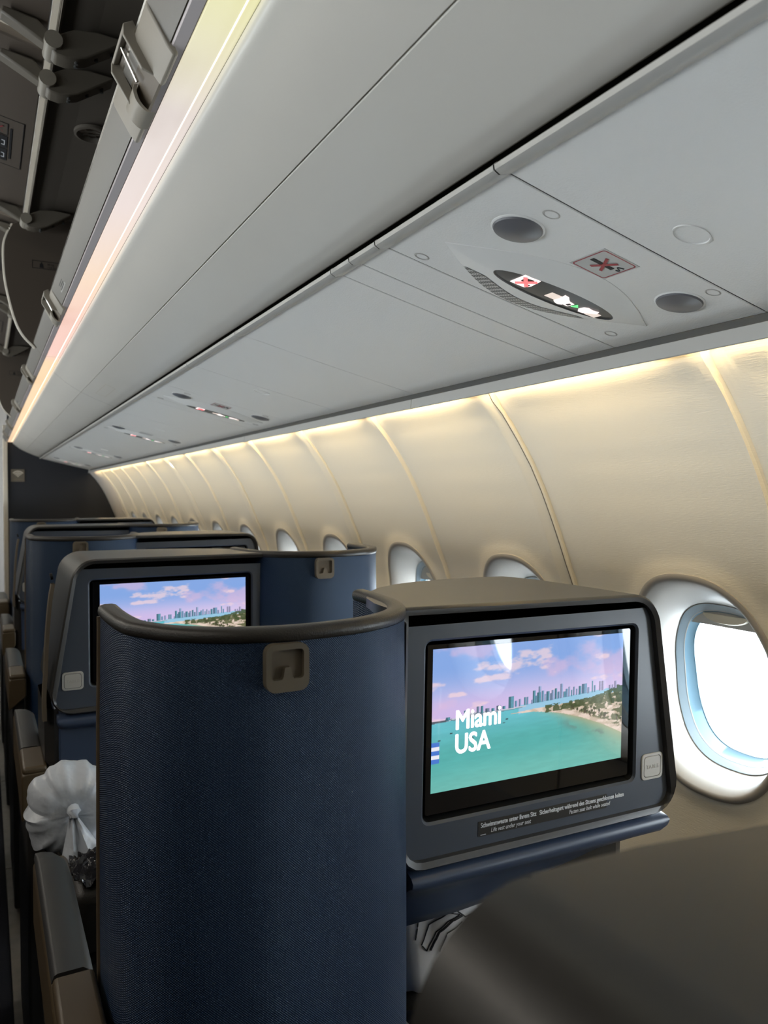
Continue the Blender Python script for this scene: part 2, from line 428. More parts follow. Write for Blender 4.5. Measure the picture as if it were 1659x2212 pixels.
MB().rings([[(wall_x(y, z) - d, y, H + z) for z in np.linspace(.24, -.7, 20)] for y, d in ((Y1 - .42, -.004), (Y1 - .40, .004), (Y1 - .02, .03), (Y1, .03))],
           closed=False).build('corner_fairing', M['sidewall_low'], wf, smooth=50)

# ------------------------------------------------------------------ service channel above the window seats
EX, EZ = .9734, -.2291
def P(a, y, n=0.0):
    """service-panel frame: a across from the bin gap to the window side, y along the cabin, n below the panel face"""
    return (.442 + EX * a + EZ * n, y, H + .317 + EZ * a - EX * n)
low = thing('ceiling_low', (.64, 3.0, H + .27), kind='structure'); low['label'] = 'low grey service panel channel below the bins'
def panel_mesh(y0, y1, m, parent, name='ceiling_panel'):
    y0 += .0011; y1 -= .0011
    prof = [(.008, -.0045), (-.0005, -.0035), (-.003, .0), (-.001, .0045), (.006, .0065), (.013, .003), (.018, 0.0)] + [(.018 + .396 * i / 10, .0012 * math.sin(math.pi * i / 10)) for i in range(1, 10)] + [(.4155, .0), (.4185, -.001), (.419, -.004), (.419, -.014)]
    ys = [y0, y0 + .0008] + list(np.linspace(y0 + .02, y1 - .02, 4)) + [y1 - .0008, y1] if y1 - y0 > .06 else [y0, y0 + .0008, y1 - .0008, y1]
    rg = []; rl = []
    for i, y in enumerate(ys):
        d = -.001 if i in (0, len(ys) - 1) else 0
        rg.append([P(a, y, n + d) for a, n in prof[6:]]); rl.append([P(a, y, n + d) for a, n in prof[:7]])
    MB().rings(rl, closed=False).build('panel_rail', M['grey_rail'], parent, smooth=50)
    return MB().rings(rg, closed=False).build(name, m, parent, smooth=40)
def small_disc(parent, a, y, r, m, name, n0=0.0, n1=.004, dome=.003, ry=None):
    ry = ry or r
    rg = []
    for q, nn in ((1.0, n0 - .002), (1.0, n1 * .5), (.95, n1), (.88, n1 + .0004), (.5, n1 + dome), (.02, n1 + dome * 1.2)):
        rg.append([P(a + r * q * math.cos(2 * math.pi * i / 36), y + ry * q * math.sin(2 * math.pi * i / 36), nn) for i in range(36)])
    return MB().rings(rg, cap1=True).build(name, m, parent, smooth=35)
def poly_on(parent, pts, n, m, name, th=.0004):
    return MB().prism(pts, lambda a, b, c: P(a, b, c), n - th, n + th).build(name, m, parent, smooth=0)
def dimple(parent, a, y):
    mb = MB(); rg = []
    for q, nn in ((1.0, .0006), (.85, .0014), (.7, .0002), (.05, .0001)):
        rg.append([P(a + .0105 * q * math.cos(2 * math.pi * i / 20), y + .0085 * q * math.sin(2 * math.pi * i / 20), nn) for i in range(20)])
    return mb.rings(rg, cap1=True).build('fastener_cap', M['grey_rail'], parent, smooth=35)
def grille_mat():
    m = mat('speaker_grille', (.78, .78, .755), .45); nt = m.node_tree; b = nt.nodes['Principled BSDF']
    tc = nt.nodes.new('ShaderNodeTexCoord'); mp = nt.nodes.new('ShaderNodeMapping'); nt.links.new(tc.outputs['Object'], mp.inputs[0])
    mp.inputs['Scale'].default_value = (115, 190, 0)
    vo = nt.nodes.new('ShaderNodeTexVoronoi'); vo.inputs['Scale'].default_value = 1; vo.inputs['Randomness'].default_value = 0
    nt.links.new(mp.outputs[0], vo.inputs['Vector'])
    cr = nt.nodes.new('ShaderNodeValToRGB'); cr.color_ramp.elements[0].position = .36; cr.color_ramp.elements[0].color = (.05, .05, .048, 1)
    cr.color_ramp.elements[1].position = .44; cr.color_ramp.elements[1].color = (.52, .52, .50, 1)
    nt.links.new(vo.outputs['Distance'], cr.inputs[0]); nt.links.new(cr.outputs[0], b.inputs['Base Color']); return m
M['grille'] = grille_mat()

def belt_icon(parent, n, ac, yc, s):
    """lit fasten-seat-belt symbol and device symbol: coordinates in millimetres on the lens; a grows to the window"""
    q = lambda pts: [(ac + a * s, yc + b * s) for a, b in pts]
    g = n
    poly_on(parent, q([(-52, -13), (-33, -15), (-31, 3), (-34, 11), (-52, 12)]), g, M['ic_white'], 'device_icon')
    poly_on(parent, q([(-48, -9), (-38, -11), (-37, -2), (-47, 0)]), g + .0006, M['ic_dark'], 'device_icon_screen')
    poly_on(parent, q([(-36.5, 2), (-33.5, 1.5), (-34, 6), (-37, 6.5)]), g + .0006, M['ic_dark'], 'device_icon_key')
    poly_on(parent, q([(-51, -9), (-48, -12), (-33, 5), (-36, 8)]), g + .0012, M['ic_red'], 'cross_bar')
    poly_on(parent, q([(-36, -13), (-33, -10), (-47, 9), (-50, 6)]), g + .0016, M['ic_red'], 'cross_bar')
    poly_on(parent, q([(-8, -4), (7, -5), (7, 8), (-8, 9)]), g, M['ic_belt'], 'belt_strap')
    poly_on(parent, q([(4, -11), (10, -10), (15, -5), (19, -2), (17, 4), (18, 10), (14, 13), (9, 12), (5, 9), (6, 1)]), g + .0006, M['ic_white'], 'hand_icon')
    poly_on(parent, q([(17, -3), (25, -2), (23.5, 8), (16, 8)]), g + .0010, M['ic_white'], 'buckle_icon')
    poly_on(parent, q([(19.5, 0), (22.5, .5), (22, 5), (19, 5)]), g + .0016, M['ic_dark'], 'buckle_slot')
    poly_on(parent, q([(27, 6), (29, -3), (34, 2)]), g + .0006, M['ic_green'], 'arrow_icon')
    poly_on(parent, q([(37, -4), (41, -7), (48, -6), (55, -8), (57, -3), (51, 3), (46, 8), (40, 9), (36, 4)]), g + .0006, M['ic_white'], 'hand_icon')
    poly_on(parent, q([(50, -1), (63, -3), (63, 8), (49, 9)]), g, M['ic_belt'], 'belt_strap')

POD = .0110
def pod(y0, y1, yc, label, detail):
    t = thing('service_unit', P(.21, yc), label, 'overhead panel', 'lit sign panels over the window seats')
    panel_mesh(y0, y1, M['psu'], t, 'base_panel')
    # lens-shaped raised pod
    def outline(sc, n=40):
        pts = []
        for i in range(n):
            u = i / n; a = .053 + .324 * u; f = math.sin(math.pi * u) ** 1.05
            pts.append((a, .087 * f))
        for i in range(n):
            u = 1 - i / n; a = .053 + .324 * u; f = math.sin(math.pi * u) ** 1.05
            pts.append((a, -.072 * f))
        return [(.215 + (a - .215) * sc, yc + b * sc - (a - .215) * .075) for a, b in pts]
    o0, o1, o2 = outline(1.0), outline(.985), None
    n = len(o0)
    ell = []
    for a, b in o0:
        th = math.atan2((b - yc + (a - .215) * .075) / .028, (a - .222) / .096)
        ell.append((.222 + .0945 * math.cos(th), yc - (.0945 * math.cos(th)) * .06 + .0255 * math.sin(th)))
    mid = [(.6 * e[0] + .4 * q[0], .6 * e[1] + .4 * q[1]) for e, q in zip(ell, o0)]
    half = n // 2
    MB().rings([[P(a, b, -.001) for a, b in o0], [P(a, b, .0015) for a, b in o1], [P(a, b, POD * .78) for a, b in mid], [P(a, b, POD) for a, b in ell]]).build('pod_shell', M['psu_smooth'], t, smooth=28)
    # far flank carries the speaker grille
    i0, i1 = 6, half - 7
    fl_o = [o1[i] for i in range(i0, i1)]; fl_m = [mid[i] for i in range(i0, i1)]
    gpt = lambda q, o, m_: (o[0] * (1 - q) + m_[0] * q, o[1] * (1 - q) + m_[1] * q)
    MB().rings([[P(*gpt(.06, a, b), .0022 + (POD * .78 - .0015) * .06) for a, b in zip(fl_o, fl_m)], [P(*gpt(.90, a, b), .0022 + (POD * .78 - .0015) * .90) for a, b in zip(fl_o, fl_m)]],
               closed=False).build('speaker_grille', M['grille'], t, smooth=0)
    MB().rings([[P(a, b, POD) for a, b in ell], [P(.222 + (a - .222) * .985, yc + (b - yc) * .97, POD - .0015) for a, b in ell], [P(.222 + (a - .222) * .5, yc + (b - yc) * .5, POD) for a, b in ell]],
               cap1=True).build('sign_lens', M['lens'], t, smooth=30)
    belt_icon(t, POD + .0001, .222, yc - .001, .00122)
    for a, y in ((.09, yc - .085), (.336, yc - .10)):
        r = small_disc(t, a, y, .0305, M['psu_smooth'], 'lamp_rim', 0, .002, 0)
        small_disc(t, a, y, .0285, M['lamp_disc'], 'reading_lamp', 0, .004, .0035)
    for a, y in ((.058, yc + .072), (.371, yc + .052), (.094, yc - .137), (.336, yc - .149)):
        if y0 + .012 < y < y1 - .01: dimple(t, a, y)
    # no-smoking plate
    a0, a1, b0, b1 = .180, .236, yc - .128, yc - .070
    pl = poly_on(t, [(a0, b0), (a1, b0), (a1, b1), (a0, b1)], .0008, M['sign_plate'], 'no_smoking_plate', .0008)
    if detail:
        fn = lambda a, b, c: P(a, b, c)
        lo_, hi_ = rrect(a0 + .002, a1 - .002, b0 + .002, b1 - .002, .004), rrect(a0 + .0036, a1 - .0036, b0 + .0036, b1 - .0036, .003)
        MB().rings([[fn(a, b, .0018) for a, b in lo_], [fn(a, b, .0018) for a, b in hi_]]).build('red_border', M['red_ink'], pl, smooth=0)
        ca, cb = (a0 + a1) / 2, (b0 + b1) / 2
        q = lambda pts: [(ca + u, cb + v) for u, v in pts]
        poly_on(pl, q([(-.019, -.003), (.014, -.003), (.014, .003), (-.019, .003)]), .0019, M['ink'], 'cigarette', .0002)
        poly_on(pl, q([(-.011, -.014), (-.007, -.015), (.010, .013), (.006, .014)]), .0022, M['red_ink'], 'cross_bar', .0002)
        poly_on(pl, q([(.006, -.015), (.010, -.014), (-.006, .014), (-.010, .013)]), .0024, M['red_ink'], 'cross_bar', .0002)
        pth = [P(ca + .018 + .004 * math.sin(i * .9), cb - .001 - i * .0013, .0020) for i in range(9)]
        MB().tube(pth, .0007, 5).build('smoke_mark', M['ink'], pl)
    return t
seq = [(-1.6, -.9, 0), (-.9, -.2, 0), (-.2, .607, 2), (.86, .937, 0), (.937, .998, 0), (.998, 1.465, 0), (1.465, 1.867, 0), (1.867, 2.215, 2), (2.48, 2.56, 0), (2.56, 3.02, 0), (3.02, 3.43, 2),
       (3.69, 4.30, 0), (4.30, 5.06, 2), (5.32, 5.95, 0), (5.95, 6.66, 2), (6.92, 7.40, 0)]
for y0, y1, k in seq:
    p = panel_mesh(y0, y1, M['psu'], low)
    if k == 2:
        yo = y1 - .057 if y1 < 1 else y0 + .05 if y1 < 2.3 else y1 - .2
        rg = []
        for q, nn in ((1.0, .0012), (1.0, .0024), (.93, .0024), (.90, .0004)):
            rg.append([P(.212 + .0225 * q * math.cos(2 * math.pi * i / 32), yo + .017 * q * math.sin(2 * math.pi * i / 32), nn) for i in range(32)])
        MB().rings(rg).build('access_ring', M['psu_smooth'], p, smooth=35)
        small_disc(p, .163, yo + .028, .0022, M['black'], 'pin_hole', 0, .0006, 0)
pod(.607, .860, .770, 'nearest overhead panel with lit seat belt sign and no smoking plate', True)
pod(2.215, 2.48, 2.39, 'second lit seat belt sign panel from the camera', True)
pod(3.43, 3.69, 3.60, 'third lit seat belt sign panel from the camera', False)
pod(5.06, 5.32, 5.23, 'fourth lit seat belt sign panel, second from the navy bulkhead', False)
pod(6.66, 6.92, 6.83, 'farthest lit seat belt sign panel beside the navy bulkhead', False)
# dark slot between bins and panels, rail teeth, and the cover above everything
MB().rings([[(.425, y, H + .345), (.445, y, H + .350), (.465, y, H + .345), (.47, y, H + .335)] for y in (Y0, Y1)], closed=False).build('slot_back', M['psu_dark'], low, smooth=0)
MB().box(.44, .90, Y0, Y1, H + .352, H + .356).build('channel_cover', M['psu_dark'], low, smooth=0)
MB().box(.858, .864, Y0, Y1, H + .232, H + .352).build('channel_side', M['psu_dark'], low, smooth=0)
# valance that hides the sidewall wash lamp
for y0, y1 in ((Y0, -.08), (-.08, 1.475), (1.475, 2.70), (2.70, 4.3), (4.3, 5.9), (5.9, Y1)):
    pr = [(.8465, .2105), (.8500, .2115), (.8510, .2090), (.8500, .1990), (.8480, .1910), (.8455, .1892), (.8440, .1905), (.8450, .1990)]
    MB().rings([[(x, y, H + z) for x, z in pr] for y in (y0 + .001, y1 - .001)], cap0=True, cap1=True).build('valance', M['grey_rail'], low, smooth=40)
cl = thing('cove_lamp', (.868, 2.9, H + .222), 'warm white wash lamp strip hidden above the sidewall', 'light strip')
MB().box(.852, .8545, Y0, Y1, H + .212, H + .224).build('lamp_body', M['psu_dark'], cl, smooth=0)
for k in range(-5, 13):
    yc = WY0 + .10 + WP * k
    if not Y0 < yc < Y1 - .1: continue
    ld = bpy.data.lights.new('cove_led', 'AREA'); ld.shape = 'RECTANGLE'; ld.size = .009; ld.size_y = .455; ld.energy = COVE_W / 17
    ld.color = (1.0, .76, .40)
    lo = bpy.data.objects.new('cove_led', ld); COL.objects.link(lo); lo.parent = cl
    lo.location = Vector((.8552, yc, H + .217)) - Vector((.868, 2.9, H + .222)); lo.rotation_euler = (0, math.radians(-58), 0)
cw = thing('added_fill_lamp', (-1.5, 2.5, 2.40), 'long unseen fill lamp added over the centre of the cabin', 'light strip')  # added to brighten the lower sidewall, not a known cabin lamp
MB().box(-1.56, -1.44, -1.2, 7.0, 2.402, 2.418).build('lamp_body', M['grey_rail'], cw, smooth=0)
ld = bpy.data.lights.new('fill_led', 'AREA'); ld.shape = 'RECTANGLE'; ld.size = .10; ld.size_y = 8.0; ld.energy = FILL_W; ld.color = (1, .9, .78)
lo = bpy.data.objects.new('fill_led', ld); COL.objects.link(lo); lo.parent = cw; lo.location = (0, .4, -.004)
# ------------------------------------------------------------------ overhead bins
bin_spec = [(Y0, 2.74, Y0, 3.0, 'nearest open overhead bin with peach and yellow light strip', [.905, 2.11], [(-.62, .55), (.56, 1.66), (1.70, 2.71)]),
            (2.74, 5.25, 3.0, 5.85, 'middle open overhead bin with amber light strip', [3.33, 4.55], [(2.79, 3.93), (3.99, 5.2)]),
            (5.25, Y1, 5.85, Y1, 'farthest open overhead bin against the navy bulkhead', [5.8, 6.75], [(5.3, 6.3), (6.34, 7.3)])]
def strip(prof, y0, y1, th=None):
    return MB().rings([[(x, y, H + z) for x, z in prof] for y in (y0 + .001, y1 - .001)], closed=False)
for bi, (y0, y1, b0, b1, label, latches, doors) in enumerate(bin_spec):
    t = thing('overhead_bin', (.40, (y0 + y1) / 2, H + .33), label, 'overhead bin', 'overhead bins along the aisle')
    lowp = [(.4445, .3335), (.4440, .3275), (.4405, .3262)] + [(.4405 - .1175 * i / 8, .3262 + .0475 * i / 8 - .0025 * math.sin(math.pi * i / 8)) for i in range(1, 9)] + [(.3222, .378)]
    strip(lowp, b0, b1).build('lower_bottom_panel', M['bin'], t, smooth=40)
    upp = [(.3208, .378), (.3203, .3748)] + [(.3203 - .0843 * i / 8, .3748 + .0595 * i / 8 - .004 * math.sin(math.pi * i / 8)) for i in range(1, 9)] + [(.2315, .4385), (.2290, .4425), (.2285, .447), (.2295, .4515)]
    strip(upp, b0, b1).build('upper_bottom_panel', M['bin'], t, smooth=60)
    strip([(.2300, .4535), (.2202, .4528)], y0, y1).build('light_lip', M['mood'], t, smooth=0)
    strip([(.2202, .4528), (.2198, .4518), (.2190, .4518), (.2186, .4524)], y0, y1).build('led_lens', M['led'], t, smooth=0)
    ls = strip([(.2186, .4524), (.1885, .4530), (.1875, .4545)], y0, y1).build('light_strip', M['mood'], t, smooth=20)
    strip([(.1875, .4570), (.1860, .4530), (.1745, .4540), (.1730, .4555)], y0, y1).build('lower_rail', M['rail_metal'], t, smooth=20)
    strip([(.1735, .4580), (.1715, .4560), (.1500, .4895), (.1490, .4925)], y0, y1).build('upper_rail', M['rail_dull'], t, smooth=20)
    strip([(.1498, .4915), (.1475, .4935), (.1485, .4965), (.1515, .4960)], y0, y1).build('rail_edge', M['steel'], t, smooth=40)
    strip([(.150, .494), (.165, .480), (.25, .470), (.70, .42), (.72, .44), (.72, .84), (.66, .875), (.30, .905), (.208, .903)], y0, y1).build('bin_interior', M['bin_in'], t, smooth=30)
    strip([(.208, .903), (.145, .898), (.135, .893)], y0, y1).build('hinge_strip', M['trim_light' if 0 else 'bin_in'], t, smooth=0)
    strip([(.1335, .9), (.137, .889), (.141, .893)], y0, y1).build('hinge_cover', M['hinge'], t, smooth=0)
    # end divider
    dv = bez([(.155, .478), (.118, .518), (.093, .577), (.070, .687), (.066, .786), (.075, .83), (.092, .868)], 5)
    if y1 < Y1:
        poly = dv + [(.135, .893), (.208, .903), (.30, .905), (.66, .875), (.72, .84), (.72, .44), (.70, .42), (.25, .468)]
        d_ = MB().prism(poly, lambda a, b, c: (a, c, H + b), y1 - .008, y1 + .006).build('end_divider', M['door'], t, smooth=0)
        MB().tube([(a, y1 - .001, H + b) for a, b in dv], .0062, 8).build('divider_edge', M['trim_light'], d_)
        pl = MB().box(.147, .30, y1 - .0092, y1 - .0088, H + .735, H + .760).build('load_placard', M['door'], d_, smooth=0)
        fr = MB()
        for x0_, x1_, z0_, z1_ in ((.147, .30, .7585, .760), (.147, .30, .735, .7365), (.147, .1485, .735, .760)):
            fr.box(x0_, x1_, y1 - .0098, y1 - .0094, H + z0_, H + z1_)
        fr.build('placard_frame', M['ink'], pl, smooth=0)
        MB().prism([(.169, .738), (.181, .738), (.180, .750), (.177, .752), (.177, .756), (.173, .756), (.173, .752), (.170, .750)], lambda a, b, c: (a, c, H + b), y1 - .0100, y1 - .0094).build('weight_icon', M['ink'], pl, smooth=0)
        for s_, z_ in (('60 kg', .7485), ('132 lbs', .738)):
            text('load_text', s_, .0095, M['ink'], pl, Matrix.Translation((.192, y1 - .0096, H + z_)) @ Matrix.Rotation(math.radians(90), 4, 'X'))
    # latch housings with striker bars
    ex, ez = -.507, .862                    # up the rail facet
    nx, nz = -.862, -.507                   # out of the facet
    def F(u, y, n): return (.1715 + ex * u + nx * n, y, H + .456 + ez * u + nz * n)
    for ly in latches:
        prof = [(-.012, .002), (.0, .0040), (.036, .0040), (.044, .001), (.044, -.004), (-.012, -.004)]
        lo_ = MB().rings([[F(u, y, n) for u, n in prof] for y in (ly + .030, ly + .105)], cap0=True, cap1=True).build('latch_housing', M['latch'], t, smooth=25, bevel=.002)
        MB().rings([[F(u, y, n) for u, n in prof] for y in (ly - .115, ly - .048)], cap0=True, cap1=True).build('latch_housing', M['latch'], t, smooth=25, bevel=.002)
        MB().rings([[F(u, y, n) for u, n in ((-.008, .0010), (.052, .0010), (.052, -.004), (-.008, -.004))] for y in (ly - .049, ly + .031)], cap0=True, cap1=True).build('latch_recess', M['taupe_dark'], lo_, smooth=0)
        for y_, yy in ((ly - .052, ly - .048), (ly + .030, ly + .034)):
            MB().rings([[F(u, y, n) for u, n in ((.0, .0035), (.010, .013), (.046, .014), (.056, .008), (.056, -.004), (.0, -.002))] for y in (y_, yy)], cap0=True, cap1=True).build('latch_cheek', M['latch'], lo_, smooth=25, bevel=.001)
        MB().rings([[F(u, y, n) for u, n in ((.052, .008), (.056, .008), (.056, -.004), (.052, -.004))] for y in (ly - .050, ly + .032)], cap0=True, cap1=True).build('latch_top', M['latch'], lo_, smooth=25, bevel=.001)
        MB().tube([F(.014, ly - .008, .007), F(.054, ly - .008, .004)], .0020, 10).build('striker_bar', M['steel'], lo_)
        hk_ = bez([(-.016, .003), (-.012, .009), (.0, .013), (.012, .011), (.018, .006)], 4)
        MB().rings([[F(u, y, n) for u, n in hk_ + [(u - .001, n - .004) for u, n in hk_][::-1]] for y in (ly + .006, ly + .052)], cap0=True, cap1=True).build('latch_hook', M['latch'], lo_, smooth=35, bevel=.001)
    # opened doors and their hinge brackets
    for d0, d1 in doors:
        pr = bez([(.122, .897), (.06, .908), (-.04, .930), (-.16, .951), (-.30, .945), (-.40, .90)], 4)
        n_ = len(pr)
        outer = [(x, z + .022) for x, z in pr][::-1]
        dd = MB().rings([[(x, y, H + z) for x, z in pr + outer] for y in (d0, d1)], cap0=True, cap1=True).build('bin_door', M['door'], t, smooth=40, bevel=.004)
        ctr = (d0 + d1) / 2 + .02
        if bi < 2:
            # luggage placard on the inside of the door
            zf = lambda x: float(np.interp(x, [p[0] for p in pr][::-1], [p[1] for p in pr][::-1]))
            ya_, yb_ = ctr - .16, ctr + .13
            fnp = lambda x, y, c: (x, y, H + zf(x) - .0006 - c)
            pl = MB().prism([(.098, ya_), (.098, yb_), (.0, yb_), (.0, ya_)], fnp, 0, .0006).build('luggage_placard', M['door'], dd, smooth=0)
            def q(x0, x1, u0, u1, m, nm, c=.0008):
                MB().prism([(x0, u0), (x1, u0), (x1, u1), (x0, u1)], fnp, c, c + .0004).build(nm, m, pl, smooth=0)
            q(.0968, .098, ya_, yb_, M['ink'], 'placard_border'); q(.0, .098, ya_, ya_ + .0018, M['ink'], 'placard_border'); q(.0, .098, yb_ - .0018, yb_, M['ink'], 'placard_border')
            q(.068, .073, ya_ + .05, yb_ - .05, M['ink'], 'placard_bar')
            for (x0, x1, u0, u1) in ((.043, .063, .115, .19), (.043, .063, .195, .27), (.020, .040, .115, .19), (.020, .040, .195, .27)):
                q(x0, x1, ya_ + u0 - .01, ya_ + u1 - .01, M['ink'], 'suitcase_icon')
            for u in (.13, .21):
                for (x0, x1, e0, e1) in ((.050, .058, 0, .004), (.050, .058, .026, .03), (.056, .058, 0, .03)):
                    q(x0, x1, ya_ + u + e0, ya_ + u + e1, M['ink_white'], 'suitcase_handle', .0014)
            for (x0, x1, u0, u1) in ((.020, .063, .03, .0325), (.020, .063, .097, .0995), (.0615, .063, .03, .0995), (.020, .0215, .03, .0995), (.041, .0425, .03, .0995)):
                q(x0, x1, ya_ + u0, ya_ + u1, M['ink'], 'case_outline')
            for sgn in (-1, 1):
                MB().prism([(.030, .064 - sgn * .016), (.0325, .066 - sgn * .016), (.053, .066 + sgn * .016), (.051, .064 + sgn * .016)], lambda a, b, c: fnp(a, ya_ + b, c), .0014, .0018).build('cross_bar', M['red_ink'], pl, smooth=0)
        for hy in (d0 + .055, d1 - .055):
            cres = [(.255, .896), (.205, .898), (.165, .892), (.150, .884), (.128, .870), (.118, .848), (.13, .835), (.150, .832), (.185, .842), (.225, .868), (.258, .890)]
            hb = MB().prism(cres, lambda a, b, c: (a, c, H + b), hy - .021, hy + .021).build('hinge_bracket', M['hinge'], t, smooth=25, bevel=.005)
            MB().prism([(.10, .897), (.04, .905), (.035, .893), (.09, .865), (.118, .85), (.125, .87)], lambda a, b, c: (a, c, H + b), hy - .016, hy + .016).build('hinge_arm', M['hinge'], hb, smooth=25, bevel=.004)
            MB().tube([(.126, hy - .030, H + .858), (.126, hy + .030, H + .858)], .0165, 18).build('hinge_pin', M['latch'], hb, smooth=40)
            for sy, sx in ((-.006, .168), (.007, .168), (0, .205), (0, .235)):
                MB().tube([(sx, hy + sy, H + .842 + (sx - .168) * .55), (sx, hy + sy, H + .832 + (sx - .168) * .5)], .0035, 8).build('screw', M['psu_dark'], hb)
    dy = {0: 2.03, 1: 4.2, 2: 6.4}[bi]
    s_ = MB(); rg = []
    for rr, zz in ((.046, .899), (.046, .892), (.040, .890), (.034, .898), (.02, .8995), (.001, .9)):
        rg.append([(.252 + rr * math.cos(2 * math.pi * i / 32), dy + rr * math.sin(2 * math.pi * i / 32), H + zz) for i in range(32)])
    lp = MB().rings(rg[:4]).build('spotlight_rim', M['bin_in'], t, smooth=35)
    MB().rings(rg[3:], cap1=True).build('spotlight_reflector', M['chrome'], lp, smooth=35)
    if bi < 2:                              # small rail sticker
        ly = 1.87 if bi == 0 else 4.35
        st = MB().rings([[F(u, y, n) for u, n in ((.012, .0006), (.034, .0006))] for y in (ly - .045, ly + .045)], closed=False).build('rail_sticker', M['sign_plate'], t, smooth=0)
        for i in range(4):
            MB().rings([[F(u, y, n) for u, n in ((.014 + .005 * i, .001), (.016 + .005 * i, .001))] for y in (ly - .035, ly + .03 - .012 * (i % 2))], closed=False).build('sticker_line', M['ink'], st, smooth=0)
    if bi == 0:                             # outlined mark on the bottom panel near its far end
        mk = MB()
        a0, a1, m0, m1 = .355, .385, 2.62, 2.86
        zz = lambda x: H + .3262 + .0475 * (.4405 - x) / .1175 - .0035
        for x0_, x1_, y0_, y1_ in ((a0, a0 + .0012, m0, m1), (a1, a1 + .0012, m0, m1), (a0, a1, m0, m0 + .004), (a0, a1, m1, m1 + .004)):
            mk.add([(x0_, y0_, zz(x0_)), (x1_, y0_, zz(x1_)), (x1_, y1_, zz(x1_)), (x0_, y1_, zz(x0_))], [(0, 1, 2, 3)])
        mk.build('access_mark', M['trim_light'], t, smooth=0)
    MB().box(.74, .76, y0 + .002, y1 - .002, H + .36, H + .95).build('bin_back', M['psu_dark'], t, smooth=0)

